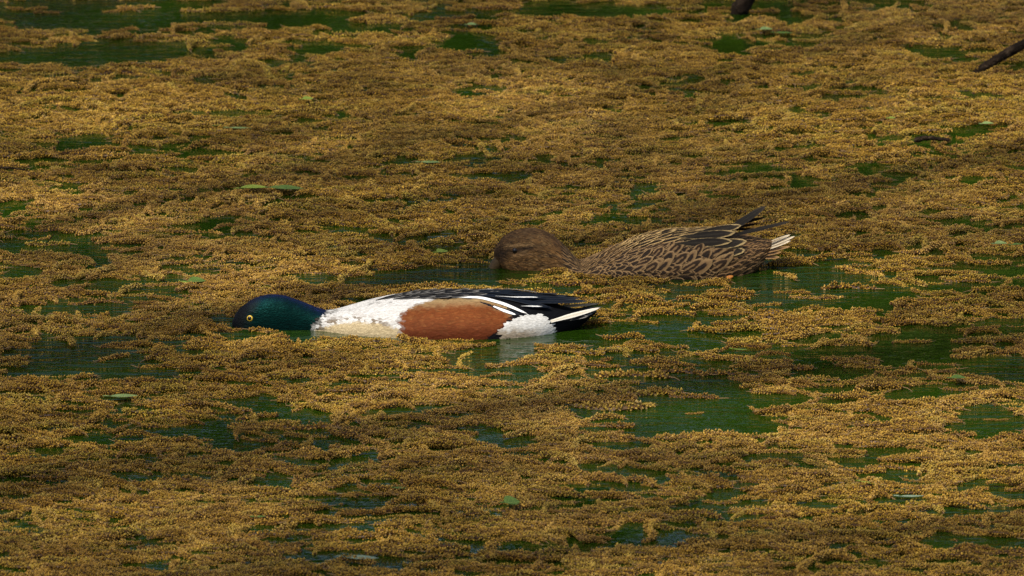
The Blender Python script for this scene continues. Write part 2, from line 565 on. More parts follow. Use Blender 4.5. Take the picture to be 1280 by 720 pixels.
def surf_feather(L, x0, t0, length, width, phi=0.0, lift0=.3, lift1=1.8, tip=.35, mirror=False, n=11):
    """feather lying on the loft surface; phi tilts it in the tangent plane"""
    dt = .01
    r = np.linalg.norm(L.P(x0, t0+dt)-L.P(x0, t0-dt))/(2*dt)
    nv = 7
    u = np.linspace(0, 1, n)[:, None]*np.ones((1, nv)); v = np.linspace(-1, 1, nv)[None]*np.ones((n, 1))
    wv = width*.5*vane(u, tip)
    a = u*length; bb = v*wv
    x = np.clip(x0 + a*math.cos(phi) - bb*math.sin(phi), L.xa+.5, L.xb-.5)
    t = t0 + (a*math.sin(phi) + bb*math.cos(phi))/max(r, 8)
    P = L.P(x, t); N = L.N(x, t)
    off = lift0 + (lift1-lift0)*u + .5*(1-v*v)
    V = (P + N*off[..., None]).reshape(-1, 3)
    if mirror: V = V*np.array([1, -1, 1])
    UV = np.stack([u.ravel(), (v.ravel()+1)/2], 1)
    F = [(i*nv+j, i*nv+j+1, (i+1)*nv+j+1, (i+1)*nv+j) for i in range(n-1) for j in range(nv-1)]
    return V, F, UV

def path_feather(L, pts, width, lift=1.2, tip=.35, n=14, mirror=False, base=.55):
    """feather along a path of (x, row) drawn on the flank of the loft"""
    pts = np.array(pts, float)
    s = np.linspace(0, 1, n); ss = np.linspace(0, 1, len(pts))
    x = pchip(ss, pts[:, 0])(s); q = pchip(ss, pts[:, 1])(s)
    t = L.theta(x, q)
    C = L.P(x, t) ; N = L.N(x, t)
    C = C + N*(lift*(.5+.8*s))[:, None]
    T = np.gradient(C, axis=0); T /= np.linalg.norm(T, axis=1)[:, None]
    W = np.cross(N, T); W /= np.linalg.norm(W, axis=1)[:, None]
    rows = []
    for i in range(n):
        hw = width*.5*float(vane(np.array(s[i]), tip, base))
        f = np.array([1, -1, 1]) if mirror else np.ones(3)
        rows.append((C[i]*f, W[i]*hw*f, N[i]*f, .08*width*(hw/(width*.5)+.05)))
    return feather_mesh(rows)

def free_feather(p0, p1, width, normal, bend=0.0, tip=.4, n=12, mirror=False, base=.6):
    p0, p1, nn = np.array(p0, float), np.array(p1, float), np.array(normal, float)
    T = p1-p0; Ln = np.linalg.norm(T); T /= Ln
    nn = nn - T*np.dot(nn, T); nn /= np.linalg.norm(nn)
    W = np.cross(nn, T)
    rows = []
    f = np.array([1, -1, 1]) if mirror else np.ones(3)
    for u in np.linspace(0, 1, n):
        hw = width*.5*float(vane(np.array(u), tip, base))
        rows.append(((p0+T*Ln*u+nn*bend*math.sin(math.pi*u*.5)**2)*f, W*hw*f, nn*f, .1*hw))
    return feather_mesh(rows)

def ball(r, seg=16, rings=10):
    V, F = [], []
    for i in range(rings+1):
        a = math.pi*i/rings
        for j in range(seg):
            p = 2*math.pi*j/seg
            V.append((r*math.sin(a)*math.cos(p), r*math.sin(a)*math.sin(p), r*math.cos(a)))
    for i in range(rings):
        for j in range(seg):
            a, c = i*seg+j, i*seg+(j+1) % seg
            F.append((a, c, c+seg, a+seg))
    return V, F

def simple(name, col, rough=.5, spec=.5):
    b = NB(name); o = b.n('ShaderNodeTexCoord').outputs['Object']
    f = b.noise(o, 260.0, 3)
    bs = b.bsdf(b.mix(1.0, col, b.ramp(f, [(.3, (.75, .75, .75)), (.7, (1.15, 1.15, 1.15))]), 'MULTIPLY'), rough, b.bump(f, .2, .0006))
    bs.inputs['Specular IOR Level'].default_value = spec
    return b.m

M_PUPIL = simple('pupil', (.003, .003, .003), .18, .3)
M_IRIS_Y = simple('yellow_iris', (.62, .42, .04), .25)
M_IRIS_B = simple('brown_iris', (.018, .010, .005), .3, .25)

def add_eye(L, root, x, row, r, iris, mirror):
    t = L.theta([x], [row])[0]
    P = L.P(np.array(x), np.array(t)); N = L.N(np.array(x), np.array(t))
    f = np.array([1, -1, 1]) if mirror else np.ones(3)
    P, N = P*f, N*f
    rot = Vector(N).to_track_quat('Z', 'Y').to_matrix()
    def disc(rad, h, lift):
        V, F = ball(1.0, 20, 12)
        return [tuple(np.array(rot @ Vector((v[0]*rad, v[1]*rad, v[2]*h+lift)))+P) for v in V], F
    V, F = disc(r, r*.55, -.1*r)
    e = link('eye', mesh('eye', np.array(V)*L.k, F), root, iris)
    V, F = disc(r*.68, r*.42, .18*r)
    link('pupil', mesh('pupil', np.array(V)*L.k, F), e, M_PUPIL)

def body_plumage(L, root, mat, colour, name, xs, tlo, ln, wd, seed, gloss=None, phi=(-.1, .1), jit=.2, skip=None):
    """short overlapping body feathers, each with the colour of the place it grows from; too small to pick apart"""
    r = np.random.default_rng(seed)
    X0, T0, LN, WD = [], [], [], []
    x = xs[0]
    while x < xs[1]:
        l = float(np.interp(x, ln[0], ln[1])); w_ = l*wd
        half = max(6, float(L.c(x)+L.b(x))*1.2)
        tt = np.arange(tlo, math.pi/2, w_*.62/half*1.5); m = len(tt)
        X0.append(x+r.uniform(-.2, .2, m)*l); T0.append(tt+r.uniform(-.5, .5, m)*w_/half)
        LN.append(l*r.uniform(.8, 1.25, m)); WD.append(np.full(m, w_))
        x += l*.42
    X0, T0, LN, WD = [np.concatenate(a) for a in (X0, T0, LN, WD)]
    P0 = L.P(X0, T0); Q0 = L.row(P0)
    ok = (X0 > L.xa+2) & (X0+LN*1.05 < L.xb-1)
    if skip is not None: ok &= ~skip(X0, Q0)
    X0, T0, LN, WD, P0, Q0 = X0[ok], T0[ok], LN[ok], WD[ok], P0[ok], Q0[ok]
    m = len(X0); n, nv = 5, 5
    C = colour(P0[:, 0]+L.x0, P0[:, 1], P0[:, 2], Q0)*r.uniform(1-jit, 1+jit, (m, 1))
    G = gloss(X0, Q0) if gloss else np.zeros(m)
    PH = r.uniform(*phi, m); L1 = r.uniform(.1, .45, m)
    dt = .01
    rad = np.maximum(np.linalg.norm(L.P(X0, T0+dt)-L.P(X0, T0-dt), axis=1)/(2*dt), 8)
    u = (np.linspace(0, 1, n)[:, None]*np.ones((1, nv)))[None]; v = (np.linspace(-1, 1, nv)[None]*np.ones((n, 1)))[None]
    e = lambda a: a[:, None, None]
    a_, b_ = u*e(LN), v*vane(u, .55)*e(WD)*.5
    xx = np.clip(e(X0)+a_*np.cos(e(PH))-b_*np.sin(e(PH)), L.xa+.5, L.xb-.5)
    tt = e(T0)+(a_*np.sin(e(PH))+b_*np.cos(e(PH)))/e(rad)
    V = (L.P(xx, tt)+L.N(xx, tt)*((e(L1)*u+.18*(1-v*v))[..., None])).reshape(-1, 3)
    sh = np.broadcast_to(.90+.14*u, (m, n, nv)).reshape(-1, 1)
    CV = np.repeat(C, n*nv, 0)*sh; GV = np.repeat(G, n*nv)
    F1 = np.array([(i*nv+j, i*nv+j+1, (i+1)*nv+j+1, (i+1)*nv+j) for i in range(n-1) for j in range(nv-1)])
    F = (F1[None]+(np.arange(m)*n*nv)[:, None, None]).reshape(-1, 4)
    VV = [V, V*np.array([1, -1, 1])]; FF = [F, F+len(V)]; CC = [CV, CV]; GG = [GV, GV]
    me = mesh(name, np.concatenate(VV)*L.k, np.concatenate(FF).tolist())
    set_col(me, 'paint', np.concatenate(CC))
    a = me.attributes.new('gloss', 'FLOAT', 'POINT'); a.data.foreach_set('value', np.concatenate(GG))
    ob = link(name, me, root, mat); ob['kind'] = 'stuff'
    return ob

# ------------------------------------------------------------------ drake
M_DRAKE = mat_drake_head()
M_DARKF = mat_feather('sooty_feather', [(0, (.004, .004, .0045)), (.72, (.006, .006, .0065)), (.90, (.07, .066, .058)), (1, (.16, .15, .135))])
M_BLACKF = mat_feather('black_feather', [(0, (.003, .006, .011)), (.7, (.003, .005, .009)), (1, (.016, .019, .023))], .5, spec=.08)
M_WHITEF = mat_feather('white_feather', [(0, (.80, .79, .76)), (.85, (.82, .81, .78)), (1, (.70, .68, .63))], .6)
M_STREAKF = mat_feather('white_streaked_feather', [(0, (.78, .77, .72)), (.30, (.74, .72, .66)), (.40, (.005, .007, .011)), (1, (.003, .005, .009))], .5, spec=.08)
M_TAILW = mat_feather('pale_tail_feather', [(0, (.52, .46, .34)), (.5, (.60, .55, .44)), (.9, (.74, .70, .60)), (1, (.35, .30, .22))], .6)
M_BILLD = simple('black_bill', (.012, .012, .012), .35)

def build_drake():
    k = 1.0e-3
    row0 = 408.0
    st = [  # x, top row, half width, depth, level
        (288, 402, 3, 3, 2), (291, 394, 8, 8, 3), (295.5, 387.5, 12.5, 12, 3), (303, 381.5, 16, 14, 3), (312, 375, 19, 16, 3), (324, 370.2, 21, 18, 3), (338, 368, 22, 20, 2),
        (352, 369.2, 22, 22, 2), (368, 374, 22, 22, 1), (384, 380, 22.5, 24, 1), (398, 385.5, 25, 27, 0), (408, 387.6, 30, 30, 0), (420, 386, 38, 36, 0), (440, 380.5, 50, 46, 0),
        (465, 373.8, 60, 54, 0), (490, 368.5, 67, 60, 0), (520, 364.5, 72, 64, 0), (560, 362.6, 75, 66, 0), (600, 362.6, 75, 64, 0), (635, 364.5, 70, 58, 0),
        (660, 368, 61, 48, 0), (680, 373, 50, 36, 2), (695, 378.5, 38, 24, 6), (708, 383, 28, 19, 9), (720, 385.5, 20, 17, 13), (732, 386.5, 13, 13, 17), (742, 386.5, 7, 7, 20), (748, 388, 2, 2, 20)]
    L = Loft(st, row0, 520.0, k)
    def colour(x, y, z, q):
        y_ = np.abs(y)
        n1 = fbm(x*.16, y_*.16, z*.22, 3, 3)-.5; n2 = fbm(x*.05, y_*.05, z*.06, 8, 2)-.5; n3 = fbm(x*.5, y_*.6, z*.6, 12, 2)-.5
        xx, qq = x+n1*7, q+n1*5
        C = np.tile(np.array([.004, .0042, .005]), (len(x), 1))
        # chestnut flank
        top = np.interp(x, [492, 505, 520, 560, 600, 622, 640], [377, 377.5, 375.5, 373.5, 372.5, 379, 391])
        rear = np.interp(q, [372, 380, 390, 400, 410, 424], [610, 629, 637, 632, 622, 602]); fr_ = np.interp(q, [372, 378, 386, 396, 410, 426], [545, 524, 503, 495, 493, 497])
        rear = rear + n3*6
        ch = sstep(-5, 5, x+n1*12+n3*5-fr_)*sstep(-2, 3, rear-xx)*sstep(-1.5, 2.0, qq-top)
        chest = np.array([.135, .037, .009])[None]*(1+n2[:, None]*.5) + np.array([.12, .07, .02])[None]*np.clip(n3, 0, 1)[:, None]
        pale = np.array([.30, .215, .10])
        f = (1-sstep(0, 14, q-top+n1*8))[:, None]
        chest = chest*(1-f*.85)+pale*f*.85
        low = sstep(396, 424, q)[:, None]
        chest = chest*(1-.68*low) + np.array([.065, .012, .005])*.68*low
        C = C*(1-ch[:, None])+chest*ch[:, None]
        # white breast
        btop = np.interp(x, [380, 405, 440, 480, 500, 515, 540], [380, 384, 379, 371.5, 371, 373, 377])
        wb = sstep(-1.5, 1.5, qq-btop)*(1-sstep(-5, 5, x+n1*12+n3*5-fr_))
        front = np.interp(q, [384, 390, 400, 408, 424], [410, 402, 391, 386, 384])
        wb = wb*sstep(-3, 3, x+n1*10+n3*6-front)
        white = np.array([.52, .51, .48])[None]*(1+n3[:, None]*.25)
        C = C*(1-wb[:, None])+white*wb[:, None]
        # white bar between chestnut and scapulars
        wbar = sstep(500, 506, xx)*(1-sstep(528, 540, xx))*sstep(-1, 1, qq-np.interp(x, [500, 540], [371, 374]))*(1-sstep(-1, 1.5, qq-np.interp(x, [500, 540], [379, 376.5])))
        C = blend(C, wbar, (.54, .53, .50))
        # water stained, creamy lower breast
        ct = np.interp(x, [380, 392, 410, 440, 470, 492, 500], [420, 411, 405, 402.5, 405, 412, 416])
        cr = sstep(-2, 2, q+n1*6-ct)*(1-sstep(-3, 3, xx-494))*sstep(-2, 2, x-front)
        C = blend(C, cr*.9, (.40, .31, .16))
        mot = sstep(.0, .14, n1+.5*n3)*np.exp(-((q-ct+3)/5.5)**2)*(1-sstep(470, 495, x))*sstep(-1, 3, x-front)
        C = blend(C, mot*.9, (.13, .09, .05))
        mot = sstep(-.05, .1, n3)*np.exp(-((x-front-6)/9)**2)
        C = blend(C, mot*.85, (.05, .045, .035))
        grey = sstep(.0, .25, n1+n3*.5)*np.exp(-((q-btop-7)/3.5)**2)*sstep(415, 440, x)*(1-sstep(485, 498, x))
        C = blend(C, grey*.75, (.10, .09, .08))
        # white patch at the root of the tail
        wp = inpoly(x+n1*4, q+n1*4, [(628, 404), (640, 397), (656, 392.5), (674, 392), (682, 399), (688, 408), (692, 417), (684, 423), (655, 426), (622, 424), (618, 417)])
        edge = sstep(-.5, .1, n3)
        C = blend(C, wp*(.85+.15*edge), (.56, .55, .51))
        st_ = wp*sstep(407, 419, q+n1*12)*(1-sstep(648, 690, x+n1*24))
        C = blend(C, st_*.8, (.20, .14, .07))
        return C
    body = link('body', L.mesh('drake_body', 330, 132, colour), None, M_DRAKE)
    root = link('duck', None)
    p = ground(520, row0); root.location = p
    tag(root, 'drake with glossy green head, white breast and chestnut flank dabbling on the water', 'duck')
    body.parent = root
    me = body.data
    co = np.empty(len(me.vertices)*3); me.vertices.foreach_get('co', co); co = co.reshape(-1, 3)/k
    x = co[:, 0]+520; q = row0+SB*np.abs(co[:, 1])-CB*co[:, 2]
    front = np.interp(q, [384, 390, 400, 408, 424], [410, 402, 391, 386, 384])
    n1 = fbm(co[:, 0]*.2, co[:, 1]*.2, co[:, 2]*.3, 4)-.5
    gl = 1-sstep(-3, 3, x+n1*12-front)
    gl *= sstep(296, 322, x+ (q-385)*.35)*.9+.1
    a = me.attributes.new('gloss', 'FLOAT', 'POINT'); a.data.foreach_set('value', gl)
    def gloss(x_, q_):
        fr = np.interp(q_, [384, 390, 400, 408, 424], [410, 402, 391, 386, 384])
        return (x_ < fr-2)*(sstep(296, 322, x_+(q_-385)*.35)*.95+.05)
    body_plumage(L, root, M_DRAKE, colour, 'body_feathers', (296, 735), -.25, ([296, 380, 410, 470, 500, 640, 700], [4.0, 6, 7, 8, 9, 8.5, 7.5]), .62, 41, gloss, (-.15, .12), .07,
                 lambda x_, q_: (np.abs(x_-310.8) < 7) & (np.abs(q_-397.8) < 6))
    # bill: broad spoon going down and forward under the surface
    V, F = [], []
    sp = [(303, 8, 8.0, 8.0), (296, 3, 8.5, 6.5), (288, -5, 9.0, 4.5), (278, -14, 11.5, 3.2), (268, -22, 14.0, 2.6), (258, -30, 14.5, 2.0), (252, -34, 9.0, 1.2)]
    ns = 14
    for (bx, bz, bw, bh) in sp:
        for j in range(ns):
            t = 2*math.pi*j/ns
            V.append((bx-520 + bh*.6*math.sin(t), bw*math.cos(t), bz + bh*math.sin(t)*.8))
    for i in range(len(sp)-1):
        for j in range(ns):
            a_, c_ = i*ns+j, i*ns+(j+1) % ns
            F.append((a_, c_, c_+ns, a_+ns))
    F.append(tuple(range(ns-1, -1, -1))); F.append(tuple(range((len(sp)-1)*ns, len(sp)*ns)))
    link('bill', mesh('bill', np.array(V)*k, F), root, M_BILLD)
    for mi in (False, True):
        add_eye(L, root, 310.8, 397.8, 4.0, M_IRIS_Y, mi)
    # scapulars: sooty feathers with pale rims on the shoulder
    r = np.random.default_rng(3)
    def put(name, data, mat): return finish_feather(name, *data, root, mat, k)
    for mi in (False, True):
        for (x0, q0, ln, wd, ph) in [(470, 374.5, 34, 9, -.16), (480, 371.5, 36, 10, -.12), (492, 374, 34, 9, -.20), (498, 370, 40, 10, -.12), (508, 372.5, 38, 10, -.16), (515, 368.3, 42, 11, -.10),
                                     (526, 372, 40, 10, -.10), (532, 367.5, 46, 12, -.06), (545, 370.5, 42, 11, -.05), (552, 366, 48, 12, -.04), (564, 369, 46, 11, -.02), (575, 366, 50, 12, .0),
                                     (486, 367.6, 40, 10, -.02), (506, 365.8, 42, 10, 0), (528, 364.7, 44, 11, 0), (550, 364, 46, 11, 0), (572, 363.8, 46, 11, 0)]:
            t0 = L.theta([x0], [q0])[0]
            put('scapular', surf_feather(L, x0, t0, ln, wd, ph, .4, 2.4, .5, mi), M_DARKF)
        for pts, wd in [([(566, 371.5), (595, 372), (625, 379), (660, 393.5)], 7.5)]:
            put('flank_plume', path_feather(L, pts, wd, 2.0, .6, 18, mi), M_WHITEF)
        put('flank_plume', path_feather(L, [(618, 383), (632, 389), (646, 394.5)], 5, 1.6, .6, 12, mi), M_WHITEF)
        put('flank_plume', path_feather(L, [(600, 377), (625, 385.5), (652, 393.5)], 9, .8, .6, 12, mi), M_BLACKF)
        # long dark tertials and the pale streaked plumes over the rump
        put('tertial', path_feather(L, [(575, 367.5), (615, 370), (655, 378), (690, 388)], 13, 3.2, .5, 16, mi), M_BLACKF)
        put('tertial', path_feather(L, [(585, 365.5), (630, 368), (665, 374), (697, 384)], 11, 4.2, .5, 16, mi), M_BLACKF)
        put('streaked_plume', path_feather(L, [(620, 372), (645, 374.6), (668, 376), (694, 380.5)], 8, 5.4, .6, 16, mi, .15), M_STREAKF)
        put('streaked_plume', path_feather(L, [(652, 384), (668, 385.5), (688, 387.5)], 5.5, 4.5, .6, 12, mi, .15), M_STREAKF)
        # folded primaries crossing above the rump
        for j, (xa, xb, zb) in enumerate([(620, 737, 36), (618, 728, 39), (612, 712, 41.5), (605, 700, 43)]):
            ya = -24+3*j; yb = -9+4*j
            za = float(L.P(np.array(xa), np.array(2.0))[2])+1.0+.6*j
            put('primary', free_feather((xa-520, ya, za), (xb-520, yb, zb), 11-1.0*j, (0.05, -.45, 1), -1.5, .55, 14, mi), M_BLACKF)
        # tail fan: dark middle, pale outer feathers
        for j, (ang, ln, m_) in enumerate([(.03, 66, M_BLACKF), (.10, 60, M_DARKF), (.18, 58, M_BLACKF), (.26, 55, M_BLACKF), (.34, 50, M_DARKF)]):
            p0 = np.array([690-520, -6-2.6*j, 17.5-1.6*j])
            p1 = p0+np.array([ln*math.cos(ang), -ln*math.sin(ang)*.5, ln*.16+1.0*j*.2])
            put('tail_feather', free_feather(p0, p1, 8.5, (-.15, -.30-.06*j, 1), -1.0, .6, 12, mi), m_)
        put('tail_feather', free_feather(L.P(np.array(690.), L.theta([690], [402])[0])+np.array([0, -1.5, .8]), (753-520, -13, 28.0), 6.5, (-.2, -1, .65), -1.2, .75, 14, mi), M_TAILW)
    return L, root
DL, DRAKE = build_drake()

# ------------------------------------------------------------------ hen
M_HENBODY = mat_plumage('hen_plumage', .65, .9)
BUFF, DARK, TAN = (.36, .225, .082), (.009, .006, .003), (.20, .11, .038)
M_HSCAP = mat_feather('hen_scapular', [(0, DARK), (.60, (.016, .010, .005)), (.78, BUFF), (1, (.44, .295, .12))])
M_HFLANK = mat_feather('hen_flank', [(0, (.22, .130, .052)), (.12, (.17, .096, .038)), (.24, (.020, .011, .005)), (.62, (.028, .015, .007)), (.76, (.19, .110, .044)), (1, (.28, .175, .074))])
M_HSMALL = mat_feather('hen_small_feather', [(0, (.012, .007, .0035)), (.58, (.020, .011, .005)), (.76, (.18, .104, .042)), (1, (.27, .168, .072))])
M_HTERT = mat_feather('hen_tertial', [(0, (.026, .021, .013)), (.5, (.016, .012, .008)), (.84, (.022, .017, .010)), (.95, (.26, .18, .075)), (1, (.34, .24, .10))])
M_HPRIM = mat_feather('hen_primary', [(0, (.007, .006, .0045)), (.8, (.010, .008, .006)), (1, (.03, .023, .016))])
M_HSTREAK = mat_feather('hen_streaked_flank', [(0, (.012, .007, .004)), (.30, (.02, .011, .006)), (.46, (.18, .104, .042)), (1, (.26, .16, .066))])
M_HTAIL = mat_feather('hen_tail', [(0, (.16, .11, .06)), (.35, (.30, .23, .14)), (.75, (.45, .37, .25)), (1, (.52, .44, .31))])
M_HREAR = mat_feather('hen_rear', [(0, (.02, .012, .007)), (.42, (.035, .019, .009)), (.6, (.17, .092, .036)), (1, (.24, .138, .055))])
M_BILLH = simple('brown_bill', (.06, .036, .012), .5, .15)
M_BILLO = simple('orange_bill', (.33, .10, .018), .5, .2)
M_FOOT = simple('orange_foot', (.42, .15, .02), .5, .2)

def build_hen():
    row0 = 334.0
    p = ground(815, row0)
    k = 9.454e0/9230*1.0
    k = float(np.linalg.norm(p-CAM))/9230.0*1.0
    st = [(617.5, 314, 2, 2, 17), (619.5, 309, 6, 6, 15), (623.5, 303.2, 10, 9, 13), (630, 295.8, 14.5, 14, 10), (640, 289.8, 18.5, 18, 7), (652, 286.2, 21.5, 20, 5), (664, 285.2, 22.5, 22, 5), (676, 287.0, 23, 24, 4), (688, 292.4, 23.5, 25, 3),
          (700, 302, 25, 27, 2), (710, 313.5, 29, 30, 0), (718, 322, 34, 34, 0), (726, 325.4, 40, 38, 0), (740, 321, 49, 44, 0), (760, 312, 58, 50, 0), (785, 301.5, 66, 56, 0),
          (815, 292.5, 71, 60, 0), (850, 288, 73, 60, 0), (880, 287, 69, 56, 1), (905, 289, 60, 47, 4), (925, 293, 48, 35, 9), (942, 297, 34, 24, 15), (955, 300, 20, 13, 21), (964, 301.5, 9, 6, 25), (969, 304, 2, 2, 27)]
    L = Loft(st, row0, 815.0, k)
    def colour(x, y, z, q):
        y_ = np.abs(y)
        st1 = vnoise(x*.16+q*.10, y_*.75, q*.75, 5); st2 = vnoise(x*.4+q*.2, y_*1.4, q*1.4, 9); n1 = fbm(x*.1, y_*.1, z*.1, 2)-.5
        C = np.tile(np.array([.115, .058, .018]), (len(x), 1))
        C *= (1+.6*n1)[:, None]
        C = blend(C, sstep(.48, .75, st1)*.75, (.035, .020, .009))
        C = blend(C, sstep(.55, .85, st2)*.45, (.20, .125, .05))
        crown = np.exp(-((q-np.interp(x, [616, 640, 665, 700, 720], [312, 290, 285, 300, 322])-2)/9)**2)*(1-sstep(700, 725, x))
        C = blend(C, crown*.45, (.030, .017, .009))
        eyest = np.exp(-((q-(313+(x-642)*-.15))/3.6)**2)*(1-sstep(655, 678, x))
        C = blend(C, eyest*.7, (.018, .011, .006))
        C = blend(C, np.exp(-((q-(307+(x-642)*-.12))/2.0)**2)*(1-sstep(650, 672, x))*sstep(624, 632, x)*.65, (.24, .145, .06))
        C = blend(C, np.exp(-((q-(319+(x-642)*-.10))/2.2)**2)*(1-sstep(650, 668, x))*sstep(630, 637, x)*.5, (.22, .125, .05))
        lore = np.exp(-((x-624)/7)**2-((q-320)/9)**2)
        C = blend(C, lore*.8, (.02, .012, .007))
        C = blend(C, np.exp(-((x-634)/9)**2-((q-328)/5)**2)*.6, (.17, .085, .028))
        rear = sstep(880, 925, x)*sstep(318, 336, q)
        C = blend(C, rear*.7, (.03, .016, .008))
        wet = sstep(341, 350, q)
        C = blend(C, wet*.5, (.025, .017, .01))
        return C
    root = link('duck', None); root.location = p
    tag(root, 'mottled brown hen duck with buff-edged feathers dabbling behind the drake', 'duck')
    link('body', L.mesh('hen_body', 300, 120, colour), root, M_HENBODY)
    def put(name, data, mat): return finish_feather(name, *data, root, mat, k)
    # bill: upper mandible dark, cutting edge and lower mandible orange
    for nm, sp, mt in (('bill', [(632, 15, 9, 9), (626, 9, 9.5, 9.5), (620, 2, 9.5, 8), (614.5, -5, 10, 6), (609, -13, 11.5, 4), (603, -21, 13.5, 3), (597, -30, 14, 2.2), (593, -35, 8, 1.2)], M_BILLH),
                       ('lower_mandible', [(648, 3, 9, 7), (638, -.5, 10.5, 6), (629, -5, 10.5, 5), (620, -12, 10, 3.6), (612, -22, 12, 2.2), (605, -32, 12, 1.5)], M_BILLO)):
        V, F = [], []; ns = 14
        for (bx, bz, bw, bh) in sp:
            for j in range(ns):
                t = 2*math.pi*j/ns
                V.append((bx-815 - bh*.72*math.sin(t), bw*math.cos(t), bz+bh*math.sin(t)*.72))
        for i in range(len(sp)-1):
            for j in range(ns):
                a_, c_ = i*ns+j, i*ns+(j+1) % ns
                F.append((a_, c_, c_+ns, a_+ns))
        F.append(tuple(range(ns-1, -1, -1))); F.append(tuple(range((len(sp)-1)*ns, len(sp)*ns)))
        link(nm, mesh(nm, np.array(V)*k, F), root, mt)
    for mi in (False, True):
        add_eye(L, root, 643.5, 313.5, 3.6, M_IRIS_B, mi)
    r = np.random.default_rng(11)
    body_plumage(L, root, M_HENBODY, colour, 'body_feathers', (620, 724), -.3, ([620, 660, 724], [5.0, 8, 11]), .30, 43, None, (-.35, .1), .5,
                 lambda x_, q_: (np.abs(x_-643.5) < 7) & (np.abs(q_-313.5) < 5))
    # small breast, neck and mantle feathers: too fine to pick apart, one part
    VV, FF, UU = [], [], []
    def addsmall(d):
        V, F, U = d; o = len(VV)
        VV.extend([tuple(v) for v in V]); FF.extend([tuple(i+o for i in f) for f in F]); UU.extend([tuple(u) for u in U])
    for xi in np.arange(703, 872, 5.5):
        tt = np.linspace(-.16, math.pi/2, int(9 + max(0, xi-716)*.05))
        for t0 in tt:
            x0 = xi+r.uniform(-2.5, 2.5); ta = t0+r.uniform(-.04, .04)
            ln = 11+ (xi-716)*.05
            for mi in (False, True):
                addsmall(surf_feather(L, x0, ta, ln*r.uniform(.9, 1.5), ln*.46*r.uniform(.8, 1.2), r.uniform(-.2, .3), .1, 1.6, .65, mi, 6))
    o = put('small_feathers', (VV, FF, UU), M_HSMALL); o['kind'] = 'stuff'
    VV, FF, UU = [], [], []
    for xi in np.arange(884, 958, 6.0):
        for t0 in np.linspace(-.45, math.pi/2, 11):
            x0 = xi+r.uniform(-2.5, 2.5)
            for mi in (False, True):
                addsmall(surf_feather(L, x0, t0+r.uniform(-.05, .05), 15*r.uniform(.8, 1.2), 7, r.uniform(-.1, .25), .1, 1.6, .5, mi, 6))
    o = put('rear_feathers', (VV, FF, UU), M_HREAR); o['kind'] = 'stuff'
    # flank feathers, each with a dark chevron
    for mi in (False, True):
        for row, (qa, qb, xs) in enumerate([(341, 344, np.arange(786, 896, 15)), (332, 335, np.arange(792, 898, 15.5)), (323, 324, np.arange(800, 896, 15.5)), (314, 313, np.arange(812, 888, 16)), (306, 304, np.arange(826, 874, 16))]):
            for x0 in xs:
                xq = x0+r.uniform(-2, 2); q0 = np.interp(xq, [786, 896], [qa, qb])+r.uniform(-1, 1)
                t0 = L.theta([xq], [q0])[0]
                big = sstep(785, 850, xq)
                put('flank_feather', surf_feather(L, xq, t0, (22+9*big)*r.uniform(.75, 1.2), (9.5+4*big)*r.uniform(.8, 1.2), .30+.35*big+.35*r.uniform(-1, 1), .5, r.uniform(1.8, 3.6), .62, mi), [M_HFLANK, M_HFLANK, M_HSMALL, M_HSTREAK][r.integers(0, 4)])
        # scapulars in rows along the back
        for row, (qo, xs) in enumerate([(13, np.arange(778, 868, 14)), (8.5, np.arange(770, 880, 14)), (4.5, np.arange(764, 884, 13)), (1.5, np.arange(770, 880, 15))]):
            for x0 in xs:
                xq = x0+r.uniform(-2, 2)
                top = np.interp(xq, [726, 740, 760, 785, 815, 850, 880, 905], [325.4, 321, 312, 301.5, 292.5, 288, 287, 289])
                t0 = L.theta([xq], [top+qo*np.interp(xq, [764, 860], [.7, 1.3])])[0]
                ln = np.interp(xq, [764, 820, 880], [18, 30, 40])
                put('scapular', surf_feather(L, xq, t0, ln, np.interp(xq, [764, 880], [6.5, 10.5])*r.uniform(.85, 1.15), r.uniform(-.10, .14), .9, 3.4, .62, mi), M_HSCAP)
        # tertials and folded wing
        for (x0, z0, y0, x1, z1, y1, wd) in [(842, 40, -46, 914, 41, -40, 14), (850, 46, -36, 918, 50, -32, 13), (862, 47, -26, 926, 57, -22, 12), (868, 36, -50, 932, 40, -36, 15), (876, 26, -56, 930, 30, -42, 14)]:
            put('tertial', free_feather((x0-815, y0, z0-(5 if mi else 0)), (x1-815, y1, z1-(13 if mi else 0)), wd, (-.1, -.75, .8), 2.0, .5, 14, mi, .12), M_HTERT)
        # primaries lifted above the rump
        put('primary', free_feather((902-815, -22, 47), (957-815, -16, 81-22*mi), 10-3*mi, (-.3, -.9, .6), 2.0, .6, 14, mi), M_HPRIM)
        put('primary', free_feather((900-815, -18, 45), (948-815, -10, 72-20*mi), 9-3*mi, (-.3, -.9, .6), 2.0, .6, 14, mi), M_HPRIM)
        put('primary', free_feather((905-815, -26, 44), (987-815-30*mi, -18, 63-18*mi), 5.5, (-.1, -.9, .6), -1.5, .7, 14, mi), M_HPRIM)
        # tail
        for j, (ang, ln, dz) in enumerate([(.05, 40, 15), (.16, 46, 16), (.22, 41, 13), (.36, 42, 9), (.42, 31, 4), (.52, 30, 0)]):
            p0 = np.array([948-815, -4-2.4*j, 27-2.0*j])
            p1 = p0+np.array([ln*math.cos(ang), -ln*math.sin(ang)*.5, dz])
            put('tail_feather', free_feather(p0, p1, 7.5, (-.35, -.45, 1), 1.0, .7, 12, mi), M_HTAIL if j < 3 else M_HREAR)
    # webbed foot breaking the surface beside the belly
    V = [(0, 0, 0), (14, -4, 2), (16, 1, 2.5), (13, 6, 1.5), (3, 3, -3), (3, -3, -3), (9, 0, 7), (2, 0, 5)]
    V = np.array(V) + np.array([902-815, -64, -1])
